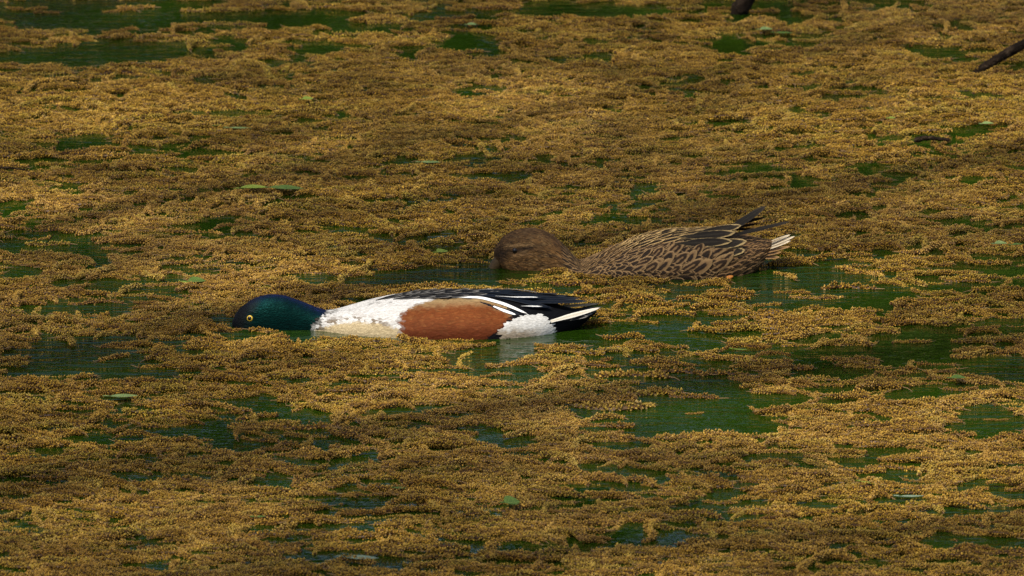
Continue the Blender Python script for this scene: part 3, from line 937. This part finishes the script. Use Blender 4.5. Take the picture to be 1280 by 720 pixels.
    F = [(0, 1, 6, 7), (1, 2, 6), (2, 3, 6), (3, 0, 7, 6), (0, 5, 1), (5, 4, 2, 1), (4, 3, 2), (0, 3, 4), (0, 4, 5)]
    fo = link('foot', mesh('foot', V*k, F), root, M_FOOT)
    md = fo.modifiers.new('round', 'SUBSURF'); md.levels = md.render_levels = 2
    return L, root, p, k
HL, HEN, HP, HK = build_hen()

# ------------------------------------------------------------------ catkins
def catkin_mesh(seed):
    r = np.random.default_rng(seed)
    Ln = r.uniform(.045, .095); rad = r.uniform(.0025, .0033)
    b1, b2 = r.normal()*.08, r.normal()*.09; ph = r.uniform(0, 6, 3)
    def axis(s):                                   # s -1..1
        x = s*Ln/2
        return np.stack([x, b1*Ln*(1-s*s)*1.2 + b2*Ln*(s**3-s)*1.6, .0008*np.sin(s*4+seed)], -1)
    V, F, T = [], [], []
    n = int(Ln/.00245)
    octv = np.array([(1, 0, 0), (-1, 0, 0), (0, 1, 0), (0, -1, 0), (0, 0, 1), (0, 0, -1)], float)
    octf = [(0, 2, 4), (2, 1, 4), (1, 3, 4), (3, 0, 4), (2, 0, 5), (1, 2, 5), (3, 1, 5), (0, 3, 5)]
    for i in range(n):
        s = -1+2*(i+.5)/n
        c = axis(np.array(s)); tg = axis(np.array(min(1, s+.02)))-axis(np.array(max(-1, s-.02))); tg /= np.linalg.norm(tg)
        e1 = np.cross([0, 0, 1.0], tg); e1 /= np.linalg.norm(e1); e2 = np.cross(tg, e1)
        rr = rad*(1-.45*max(0, abs(s)-.6)/.4)*(.88+.24*r.random())*(1+.22*math.sin(s*7+ph[0])+.15*math.sin(s*15+ph[1]))
        m = 8
        for j in range(m):
            a = 2*math.pi*(j+.5*(i % 2))/m + r.normal()*.16
            d = math.cos(a)*e1+math.sin(a)*e2
            out = d + tg*.35*r.normal()*.6
            q = c + d*rr*r.uniform(.65, 1.28) + tg*r.normal()*.0008
            sz = r.uniform(.0009, .0015)
            A = np.stack([out*1.35, tg, np.cross(d, tg)])
            o = len(V)
            shade = r.uniform(.6, 1.3)*(1.6 if r.random() < .08 else 1)
            for v in octv:
                V.append(q + (v @ A)*sz)
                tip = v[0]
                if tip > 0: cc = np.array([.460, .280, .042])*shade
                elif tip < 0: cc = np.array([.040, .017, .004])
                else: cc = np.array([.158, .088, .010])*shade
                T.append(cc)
            F += [tuple(k_+o for k_ in f) for f in octf]
    # the brown core
    cp = [axis(np.array(s)) for s in np.linspace(-1, 1, 12)]
    tv, tf = tube(cp, [rad*.62]*12, 6); o = len(V)
    V += [tuple(v) for v in tv]; F += [tuple(i+o for i in f) for f in tf]; T += [np.array([.055, .024, .007])]*len(tv)
    # bare stalk
    nf = len(F)
    p0, p1 = axis(np.array(.97)), axis(np.array(1.0))
    d = axis(np.array(1.0))-axis(np.array(.9)); d /= np.linalg.norm(d)
    tv, tf = tube([p0, p0+d*.006, p0+d*r.uniform(.008, .013)+np.array([0, r.normal()*.004, 0])], [.0006, .00045, .0003], 5); o = len(V)
    V += [tuple(v) for v in tv]; F += [tuple(i+o for i in f) for f in tf]; T += [np.array([.3, .2, .08])]*len(tv)
    me = mesh('catkin', np.array(V), F, False)
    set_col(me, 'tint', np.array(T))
    me.materials.append(M_CATKIN); me.materials.append(M_STALK)
    mi = np.zeros(len(me.polygons), int); mi[nf:] = 1
    me.polygons.foreach_set('material_index', mi)
    me['len'] = Ln
    return me

NVAR = 16
CATS = [catkin_mesh(400+i) for i in range(NVAR)]
CLEN = np.array([m['len'] for m in CATS])

# open water: (x0, y0, x1, y1) of the photograph, laid out on the water plane
OPEN = [(0, 0, 85, 25), (60, 20, 235, 37), (35, 57, 235, 78), (0, 64, 20, 77), (215, 15, 430, 32), (270, 45, 300, 54), (373, 50, 430, 64), (85, 0, 240, 18), (85, 171, 135, 181),
        (218, 138, 248, 146), (265, 138, 295, 146), (232, 176, 252, 185), (249, 188, 279, 198), (286, 202, 307, 210), (145, 207, 165, 212), (60, 218, 95, 235), (499, 13, 539, 27),
        (560, 47, 627, 72), (425, 30, 492, 44), (640, 3, 760, 20), (760, 7, 855, 20), (499, 57, 525, 69), (553, 109, 600, 119), (640, 146, 670, 152), (727, 65, 764, 76), (798, 91, 811, 97),
        (720, 99, 741, 112), (808, 116, 828, 128), (442, 170, 469, 176), (479, 196, 516, 203), (425, 218, 469, 225), (606, 210, 650, 222), (791, 233, 821, 240), (553, 171, 570, 178),
        (850, 0, 915, 15), (940, 0, 985, 13), (1048, 0, 1150, 7), (890, 44, 945, 64), (925, 62, 946, 72), (988, 50, 1018, 64), (1142, 59, 1193, 70), (1180, 27, 1226, 35), (1216, 60, 1240, 67),
        (1253, 84, 1280, 91), (850, 102, 917, 109), (1028, 79, 1072, 86), (1048, 118, 1075, 124), (978, 133, 1011, 143), (850, 114, 887, 121), (1142, 168, 1176, 176), (1146, 188, 1186, 195),
        (1065, 201, 1098, 212), (944, 210, 985, 217), (978, 220, 1015, 225), (1109, 215, 1132, 225), (1203, 225, 1236, 232), (1243, 151, 1253, 165), (1206, 165, 1230, 171),
        (0, 290, 118, 313), (111, 304, 148, 337), (100, 352, 188, 364), (84, 371, 175, 388), (175, 351, 235, 364), (208, 277, 269, 290), (252, 268, 302, 277), (0, 341, 40, 349),
        (34, 418, 107, 468), (104, 430, 134, 448), (144, 448, 178, 468), (20, 277, 54, 284), (242, 336, 269, 344), (376, 341, 430, 351), (269, 290, 322, 299), (413, 284, 430, 294),
        (0, 383, 44, 390), (215, 326, 242, 332), (470, 335, 560, 360), (560, 340, 625, 352),
        (1176, 270, 1243, 287), (991, 309, 1062, 319), (974, 329, 1038, 351), (1193, 312, 1253, 321), (1200, 329, 1280, 339), (1082, 337, 1112, 344), (1028, 354, 1119, 378), (1152, 351, 1260, 361),
        (978, 373, 1018, 384), (1263, 366, 1280, 378), (1220, 401, 1280, 411), (1139, 410, 1183, 418), (1082, 418, 1159, 448), (971, 426, 1011, 442), (850, 423, 927, 433), (850, 455, 934, 475),
        (1011, 438, 1065, 448), (1243, 448, 1277, 462), (1209, 448, 1246, 462), (1018, 462, 1085, 475), (724, 410, 853, 431), (782, 449, 920, 463), (793, 474, 875, 490), (760, 497, 933, 541),
        (720, 436, 747, 442), (720, 510, 793, 524), (850, 490, 940, 540), (941, 497, 1038, 512), (530, 455, 625, 468), (600, 462, 700, 476), (690, 404, 722, 428), (920, 336, 990, 352),
        (171, 534, 225, 552), (302, 497, 353, 514), (336, 517, 413, 545), (128, 508, 175, 524), (94, 552, 118, 562), (141, 587, 171, 599), (0, 653, 44, 671), (175, 668, 215, 688), (134, 658, 175, 665),
        (319, 608, 339, 621), (383, 631, 416, 640), (34, 599, 57, 608), (502, 504, 553, 515), (586, 540, 623, 550), (643, 547, 680, 557), (637, 564, 667, 574), (459, 596, 492, 606),
        (425, 623, 479, 629), (677, 613, 704, 623), (707, 609, 734, 616), (771, 593, 811, 606), (667, 629, 680, 638), (791, 640, 808, 648), (818, 668, 855, 688), (825, 653, 855, 661),
        (727, 687, 768, 698), (663, 697, 687, 705), (492, 705, 549, 715), (566, 708, 613, 717), (741, 670, 764, 680), (603, 678, 633, 688), (425, 692, 485, 705), (673, 680, 694, 688), (781, 682, 805, 688),
        (1206, 515, 1280, 547), (1065, 556, 1139, 564), (1072, 574, 1152, 589), (877, 609, 924, 646), (1112, 613, 1172, 626), (1052, 626, 1092, 638), (1135, 640, 1226, 648), (1230, 601, 1280, 619),
        (1233, 668, 1280, 688), (1253, 695, 1280, 705), (991, 708, 1068, 717), (850, 651, 870, 682), (964, 561, 994, 571), (944, 540, 967, 547), (594, 330, 656, 345), (580, 440, 665, 456), (612, 426, 726, 436), (688, 412, 724, 433), (925, 332, 1000, 350), (345, 413, 392, 420), (655, 352, 720, 362), (830, 352, 880, 372)]
OPENW = []
for (x0, y0, x1, y1) in OPEN:
    y1 = y1+(3.0 if y1 < 545 else 1.5)
    c = ground((x0+x1)/2, (y0+y1)/2); a = ground(x1, (y0+y1)/2); f0, f1 = ground(0, y0), ground(0, y1)
    OPENW.append((c[0], c[1], (a[0]-c[0])*1.06, abs(f0[1]-f1[1])/2*1.06))
OPENW = np.array(OPENW)

def openness(x, y):
    """1 inside a patch of open water"""
    wx = x + (fbm(x*14, y*9, 0, 31)-.5)*.07; wy = y + (fbm(x*14+50, y*9, 0, 37)-.5)*.10
    e = np.full(x.shape, 9.0)
    for cx, cy, rx, ry in OPENW:
        e = np.minimum(e, np.abs((wx-cx)/rx)**2.6 + np.abs((wy-cy)/ry)**2.6)
    return e < 1.0

def in_ducks(x, y, pad=.002):
    r = np.zeros(x.shape, bool)
    for L, root in ((DL, DRAKE), (HL, HEN)):
        lx = (x-root.location.x)/L.k + L.x0; ly = np.abs(y-root.location.y)/L.k
        b = np.where((lx > L.xa) & (lx < L.xb), L.b(lx), -1)
        m = L.m(lx)
        # hull width at the water level
        r |= (b > 0) & (ly < b*np.where(m > 8, .6, 1.0)+pad/L.k)
    return r

MARKS = [(ground(400, 440), 'just in front of the drake\'s breast'), (ground(600, 445), 'just in front of the drake\'s chestnut flank'), (ground(300, 395), 'around the drake\'s green head'),
         (ground(720, 365), 'between the two ducks'), (ground(860, 370), 'below the hen\'s flank'), (ground(1030, 330), 'behind the hen\'s tail'), (ground(660, 265), 'beyond the hen\'s head'),
         (ground(640, 628), 'near the olive green leaf in front of the drake'), (ground(452, 697), 'near the flat whitish grey leaf'), (ground(1130, 615), 'near the half sunk whitish leaf'),
         (ground(155, 495), 'near the pale green wet leaf'), (ground(338, 236), 'near the paired lime and grey-green leaves'), (ground(1223, 90), 'near the sloping dark branch'),
         (ground(922, 17), 'near the standing dark stem'), (ground(1255, 305), 'near the shiny pale oval leaf'), (ground(850, 520), 'bordering the largest open pool'), (ground(325, 646), 'near the tiny bright green leaf fragment')]

def place_catkins():
    r = np.random.default_rng(21)
    n = 44000
    x, y = r.uniform(-1.25, 1.25, n), r.uniform(-2.1, 2.6, n)
    # a few fingers of catkins stay in the open patches
    ang = np.where(r.random(n) < .72, r.normal(0, .33, n), r.uniform(-1.57, 1.57, n)) + np.where(r.random(n) < .5, math.pi, 0)
    var = r.integers(0, NVAR, n); sc = r.uniform(.72, 1.12, n)
    half = CLEN[var]*sc*.5
    bad = np.zeros(n, float); duck = np.zeros(n, bool)
    for s in (-.95, -.5, 0, .5, .95):
        sx, sy = x+np.cos(ang)*half*s, y+np.sin(ang)*half*s
        bad += openness(sx, sy)
        duck |= in_ducks(sx, sy)
    u = r.random(n)
    keep = ~duck & ((bad == 0) | ((bad == 1) & (u < .75)) | (u < .028))
    # looser and thicker places
    full = np.zeros(n)
    for (x0, y0, x1, y1) in [(285, 423, 560, 446), (780, 353, 890, 368), (668, 343, 800, 353)]:
        g0, g1 = ground((x0+x1)/2, y1), ground((x0+x1)/2, y0); hw = abs(ground(x1, y0)[0]-g0[0])
        full = np.maximum(full, .70*((np.abs(x-g0[0]) < hw) & (y > g0[1]) & (y < g1[1])))
    loose = fbm(x*5, y*3.2, 0, 51, 3)
    cpx, cpy = proj_px(x, y, 0.0)
    thin = 1-.45*sstep(640, 800, cpx)*sstep(285, 340, cpy)*(1-sstep(525, 575, cpy)) - .12*(1-sstep(180, 300, cpx))*sstep(270, 310, cpy)*(1-sstep(450, 500, cpy)) - .35*(1-sstep(55, 95, cpy))*(1-sstep(640, 800, cpx))
    full = np.maximum(full, .58*sstep(-.5, -1.0, y)*(fbm(x*38, y*17, 0, 63, 2) > .27))
    keep &= r.random(n) < np.maximum(full, np.clip(.54+.8*(loose-.5), .3, .85)*thin*(fbm(x*38, y*17, 0, 61, 2) > .27))
    x, y, ang, var, sc, loose = x[keep], y[keep], ang[keep], var[keep], sc[keep], loose[keep]
    hump = sstep(.42, .75, fbm(x*9, y*5, 0, 71, 2))
    z = .0 + r.random(len(x))**1.2*(.0028+.0030*hump)*np.where(full[keep] > .65, .35, 1)
    rx, ry = r.uniform(-.5, .5, len(x)), r.normal(0, .05, len(x))
    # loners on the open water of the photograph: (px, py, length, angle)
    lone = [(768, 508, 96, .02), (868, 497, 60, -.05), (868, 517, 24, .4), (760, 503, 70, .05), (790, 473, 90, .1), (850, 468, 70, -.05), (905, 470, 60, .02), (840, 459, 60, .15), (812, 492, 80, .0),
            (890, 545, 70, 0), (850, 547, 60, .2), (140, 92, 90, .05), (90, 48, 70, 0), (35, 40, 70, .06), (180, 45, 80, .1), (290, 30, 90, 0), (170, 10, 60, 0), (250, 14, 60, .05), (490, 30, 80, .0),
            (530, 46, 80, .05), (450, 45, 80, 0), (580, 66, 60, .1), (850, 10, 40, 0), (1020, 372, 70, -.05), (1085, 460, 60, 0), (1140, 428, 50, .1), (955, 430, 60, 0), (1245, 525, 30, 0), (990, 515, 70, .05), (60, 306, 60, .0),
            (120, 380, 70, 0), (210, 358, 60, .05), (1060, 362, 70, 0), (1210, 352, 60, 0), (560, 462, 50, 0), (620, 470, 40, .3), (380, 535, 70, 0), (900, 628, 40, 0)]
    ex = []
    for (px, py, ln, a) in lone:
        g = ground(px, py); v = int(r.integers(0, NVAR)); ex.append((g[0], g[1], .0008, a+r.normal()*.05, v, ln*1e-3/CLEN[v], 1))
    ex = np.array(ex)
    X = np.concatenate([x, ex[:, 0]]); Y = np.concatenate([y, ex[:, 1]]); Z = np.concatenate([z, ex[:, 2]])
    A = np.concatenate([ang, ex[:, 3]]); Vr = np.concatenate([var, ex[:, 4].astype(int)]); Sc = np.concatenate([sc, ex[:, 5]])
    RX = np.concatenate([rx, np.zeros(len(ex))]); RY = np.concatenate([ry, np.zeros(len(ex))])
    lonef = np.concatenate([np.zeros(len(x), bool), np.ones(len(ex), bool)])
    px, py = proj_px(X, Y, Z)
    infr = (px > 20) & (px < 1260) & (py > 20) & (py < 705)
    # uppermost ones, the nearer the better
    score = Z*1000 + (py-360)/360*5 + 6*np.abs(np.cos(A)) + lonef*100
    score[~infr] = -1e9
    order = np.argsort(-score)
    single = np.zeros(len(X), bool); single[order[:298]] = True
    for v in range(NVAR):                                # every variety must be among the singles
        if not np.any(single & (Vr == v)):
            single[np.argmax(np.where(Vr == v, score, -1e12))] = True
    src = {}
    for i in np.nonzero(single)[0]:
        o = link('catkin', CATS[Vr[i]])
        o.location = (X[i], Y[i], Z[i]); o.rotation_euler = (RX[i], RY[i], A[i]); o.scale = (Sc[i],)*3
        if lonef[i]: tag(o, 'single brown catkin floating apart on open dark green water', 'catkin', 'catkins floating apart on open water')
        else:
            dd = [(math.hypot(X[i]-q[0], (Y[i]-q[1])*.5), t_) for q, t_ in MARKS]
            d_, t_ = min(dd)
            if d_ > .26: t_ = 'away from leaves and ducks'
            tag(o, 'ochre catkin atop the mat ' + t_, 'catkin', 'catkins uppermost on the mat ' + t_)
        src.setdefault(int(Vr[i]), o)
    m = ~single
    X, Y, Z, A, Vr, Sc, RX, RY = X[m], Y[m], Z[m], A[m], Vr[m], Sc[m], RX[m], RY[m]
    me = bpy.data.meshes.new('catkin_mat')
    me.vertices.add(len(X)); me.vertices.foreach_set('co', np.stack([X, Y, Z], 1).ravel())
    a = me.attributes.new('rot', 'FLOAT_VECTOR', 'POINT'); a.data.foreach_set('vector', np.stack([RX, RY, A], 1).ravel())
    a = me.attributes.new('sc', 'FLOAT', 'POINT'); a.data.foreach_set('value', Sc)
    a = me.attributes.new('var', 'INT', 'POINT'); a.data.foreach_set('value', Vr.astype(np.int32))
    me.update()
    ob = link('catkin_mat', me)
    tag(ob, 'floating mat of fallen brown catkins covering most of the pond', None, None, 'stuff')
    ng = bpy.data.node_groups.new('scatter_catkins', 'GeometryNodeTree')
    ng.interface.new_socket('Geometry', in_out='INPUT', socket_type='NodeSocketGeometry')
    ng.interface.new_socket('Geometry', in_out='OUTPUT', socket_type='NodeSocketGeometry')
    N = ng.nodes.new; Lk = ng.links.new
    gi, go = N('NodeGroupInput'), N('NodeGroupOutput')
    gti = N('GeometryNodeGeometryToInstance')
    for v in range(NVAR-1, -1, -1):
        oi = N('GeometryNodeObjectInfo'); oi.inputs['Object'].default_value = src[v]; oi.transform_space = 'ORIGINAL'
        oi.inputs['As Instance'].default_value = True
        Lk(oi.outputs['Geometry'], gti.inputs[0])
    iop = N('GeometryNodeInstanceOnPoints')
    def na(name, typ):
        q = N('GeometryNodeInputNamedAttribute'); q.data_type = typ; q.inputs['Name'].default_value = name; return q.outputs[0]
    m2p = N('GeometryNodeMeshToPoints')
    Lk(gi.outputs[0], m2p.inputs[0]); Lk(m2p.outputs[0], iop.inputs['Points'])
    # one instance per variety, picked by index
    Lk(gti.outputs[0], iop.inputs['Instance']); iop.inputs['Pick Instance'].default_value = True
    Lk(na('var', 'INT'), iop.inputs['Instance Index'])
    Lk(na('rot', 'FLOAT_VECTOR'), iop.inputs['Rotation']); Lk(na('sc', 'FLOAT'), iop.inputs['Scale'])
    Lk(iop.outputs[0], go.inputs[0])
    md = ob.modifiers.new('scatter', 'NODES'); md.node_group = ng
    print('catkins', len(X), 'singles', int(single.sum()))
place_catkins()

# ------------------------------------------------------------------ fallen leaves
def mat_leaf(name, a, c, vein):
    b = NB(name)
    uv = b.n('ShaderNodeUVMap'); uv.uv_map = 'vane'
    sp = b.n('ShaderNodeSeparateXYZ'); b.t.links.new(uv.outputs[0], sp.inputs[0])
    v = b.math('ABSOLUTE', b.math('MULTIPLY_ADD', sp.outputs[1], 2.0, -1.0))
    o = b.n('ShaderNodeTexCoord').outputs['Object']
    col = b.ramp(b.noise(o, 110.0, 4, .65), [(.28, tuple(q*.35 for q in a)), (.40, a), (.70, c)])
    wv = b.math('FRACT', b.math('MULTIPLY', b.math('MULTIPLY_ADD', v, -.35, sp.outputs[0]), 8.0))
    side = b.math('LESS_THAN', wv, .14)
    mid = b.math('LESS_THAN', v, .07)
    col = b.mix(b.math('MULTIPLY', b.math('MAXIMUM', side, mid), .55), col, vein)
    bs = b.bsdf(col, .5); bs.inputs['Specular IOR Level'].default_value = .2
    return b.m
M_LG = mat_leaf('green_leaf', (.045, .085, .012), (.085, .135, .02), (.14, .18, .04))
M_LY = mat_leaf('lime_leaf', (.11, .16, .015), (.17, .21, .025), (.24, .26, .06))
M_LP = mat_leaf('pale_leaf', (.12, .18, .05), (.19, .24, .08), (.26, .30, .12))
M_LW = mat_leaf('whitish_leaf', (.13, .18, .11), (.22, .27, .18), (.28, .31, .22))  # whitish colour stands in for the glint on the half sunk leaf

def fallen_leaf(px, py, ln, wd, ang, mat, label, z=.012, curl=.15, tilt=(0, 0), group=None):
    z = .004+z*.3; ln *= .80; wd *= .55; tilt = (tilt[0]*.15, tilt[1]*.3); curl *= .5
    n, nv = 12, 7
    V, UV = [], []
    for i in range(n):
        u = i/(n-1)
        hw = wd*.5*(math.sin(math.pi*min(1, u*1.02))**.75)*(1.1-.35*u)
        for j in range(nv):
            v = -1+2*j/(nv-1)
            V.append(((u-.5)*ln, v*hw, abs(v)*hw*curl*2 + curl*ln*.5*(u-.5)**2*2)); UV.append((u, (v+1)/2))
    F = [(i*nv+j, i*nv+j+1, (i+1)*nv+j+1, (i+1)*nv+j) for i in range(n-1) for j in range(nv-1)]
    root = link('leaf', None)
    g = ground(px, py, z); root.location = g; root.rotation_euler = (tilt[0], tilt[1], ang)
    tag(root, label, 'leaf', group)
    finish_feather('blade', V, F, UV, root, mat, 1.0)
    tv, tf = tube([(-.5*ln, 0, curl*ln*.25), (-.6*ln, .002, curl*ln*.2), (-.72*ln, .004, .0)], [.0009, .0008, .0007], 6)
    link('leaf_stalk', mesh('leaf_stalk', tv, tf), root, mat)
    return root

fallen_leaf(318, 236, .050, .040, .15, M_LY, 'folded lime green leaf lying beside a broader grey-green leaf', .014, .35, (.25, 0))
fallen_leaf(358, 236, .062, .050, -.1, M_LG, 'broad grey-green leaf with upturned rim beside a folded lime leaf', .014, .2, (.15, .05))
fallen_leaf(385, 124, .022, .030, .4, M_LY, 'small rounded lime leaf lying on the thick mat beyond the leaf pair', .016, .3, (.9, 0))
fallen_leaf(246, 352, .030, .050, .2, M_LG, 'short bright green leaf floating at the edge of water beyond the drake\'s head', .010, .25, (.5, 0))
fallen_leaf(232, 353, .022, .012, -.5, M_LY, 'narrow yellow-green leaf tip touching a short bright green leaf', .010, .2, (.2, .2))
fallen_leaf(1251, 305, .022, .034, .1, M_LP, 'shiny pale oval leaf on the mat level with the hen\'s tail', .014, .3, (.3, 0))
fallen_leaf(1272, 306, .020, .020, .3, M_LG, 'small green leaf next to a shiny pale oval leaf', .012, .3, (.2, 0))
fallen_leaf(553, 315, .022, .034, .6, M_LY, 'tiny yellow-green leaf just in front of the hen\'s bill', .014, .3, (.5, 0))
fallen_leaf(538, 203, .036, .030, .0, M_LP, 'pale green leaf half sunk in the mat beyond the hen\'s head', .010, .15, (.1, 0))
fallen_leaf(268, 156, .030, .045, .0, M_LG, 'flat dull green leaf in the mat with a longer leaf at its tip', .010, .1, (.15, 0))
fallen_leaf(300, 160, .042, .022, -.1, M_LP, 'long thin grey-green leaf trailing from a flat dull green leaf', .008, .1)
fallen_leaf(958, 37, .026, .040, .2, M_LP, 'cream-green leaf near the foot of the leaning dark stem', .014, .25, (.3, 0))
fallen_leaf(980, 41, .036, .030, -.1, M_LG, 'grey-green wet leaf touching a cream-green leaf near the dark stem', .008, .1)
fallen_leaf(590, 31, .020, .032, .1, M_LP, 'pale rounded leaf among strings of catkins on open water', .010, .25, (.3, 0))
fallen_leaf(640, 628, .024, .060, .3, M_LG, 'olive green leaf lying on the mat in front of the drake', .014, .2, (.7, 0))
fallen_leaf(1198, 473, .024, .034, .1, M_LG, 'small oval green leaf on the mat beside the open pool', .014, .3, (.3, 0))
fallen_leaf(925, 437, .026, .008, -.3, M_LY, 'slim lime sliver of leaf lying behind the open pool', .014, .2, (.2, 0))
fallen_leaf(1090, 605, .038, .014, -.5, M_LY, 'curved narrow yellow-green leaf beside a half sunken whitish leaf', .014, .3, (.3, .1))
fallen_leaf(1140, 620, .036, .016, .05, M_LW, 'leaf with a painted whitish glint half sunk in a gap of green water', .003, .05)
fallen_leaf(452, 697, .050, .034, -.15, M_LW, 'whitish grey leaf lying flat in the mat well in front of the drake', .006, .06)
fallen_leaf(155, 495, .044, .034, .1, M_LP, 'pale green wet leaf in the mat below the silvery gap', .008, .08)
fallen_leaf(325, 646, .018, .012, .2, M_LG, 'tiny bright green leaf fragment in the thick mat', .012, .2, (.3, 0))
fallen_leaf(1115, 148, .014, .020, .2, M_LY, 'tiny lime leaf on the sunlit paler stretch of mat', .016, .3, (.4, 0))
fallen_leaf(1235, 155, .022, .030, .2, M_LP, 'small pale leaf on the mat below the sloping dark branch', .014, .3, (.3, 0))
fallen_leaf(500, 610, .020, .018, -.2, M_LG, 'small dull green leaf lying in a gap of the mat', .006, .1)

# ------------------------------------------------------------------ sticks
def stick(name, label, cat, pts, radii, seg=9, group=None, twigs=()):
    r = np.random.default_rng(int(abs(pts[0][0])*1e4))
    P = np.array(pts, float); base = P[0].copy()
    n = 22
    s = np.linspace(0, 1, len(P)); ss = np.linspace(0, 1, n)
    Q = np.stack([pchip(s, P[:, i]-base[i])(ss) for i in range(3)], 1)
    rr = np.interp(ss, s, radii)*(1+.34*(r.random(n)-.5))
    Q[1:-1] += r.normal(size=(n-2, 3))*rr[1:-1, None]*.10
    V, F = tube(Q, rr, seg)
    root = link(name, None); root.location = base
    tag(root, label, cat, group)
    link('stem', mesh('stem', V, F), root, M_BARK)
    for (f, d, ln, rad) in twigs:
        st = Q[int(f*(n-1))]; d = np.array(d)/np.linalg.norm(d)
        V, F = tube([st, st+d*ln*.5+[0, 0, .01], st+d*ln], [rad, rad*.7, rad*.4], 6)
        link('side_twig', mesh('side_twig', V, F), root, M_BARK)
    return root
a = ground(1223, 90); 
stick('branch', 'dark sloping branch rising out of the mat beside a sunlit stretch', 'branch',
      [a+np.array([-.03, .0, -.035]), a+np.array([.0, 0, .0]), a+np.array([.085, .0, .055]), a+np.array([.30, .03, .20]), a+np.array([.7, .12, .55]), a+np.array([1.2, .3, 1.2])],
      [.0055, .006, .0072, .009, .012, .016], 10, twigs=[(.62, (.2, -.4, .8), .3, .006), (.8, (-.3, .5, .8), .35, .007)])
a = ground(922, 17)
stick('branch', 'thick dark stem standing in the water beyond the mat of catkins', 'branch',
      [a+np.array([-.012, .0, -.05]), a, a+np.array([.022, .0, .04]), a+np.array([.06, .03, .20]), a+np.array([.14, .1, .6]), a+np.array([.2, .2, 1.3])],
      [.013, .0135, .014, .015, .017, .02], 10, twigs=[(.7, (.5, .2, .8), .4, .007)])
def twig(px, py, ln, ang, rad, label, z=.01, mat=None, rise=.0):
    g = ground(px, py, z); d = np.array([math.cos(ang), math.sin(ang), rise])
    o = stick('twig', label, 'twig', [g-d*ln/2, g-d*ln*.1+np.array([0, .003, .002]), g+d*ln/2], [rad, rad*.9, rad*.6], 6)
    return o
twig(12, 212, .05, -.15, .0016, 'thin dark twig lying flat on the thick mat')
twig(1165, 175, .05, .05, .004, 'short black stick sunk in a gap of the mat')
twig(348, 300, .03, 1.1, .0007, 'hair-thin upright stalk poking from the mat', .012, None, .6)
twig(60, 304, .02, .6, .0007, 'hair-thin stalk sticking up from a catkin in dark water', .010, None, 1.2)
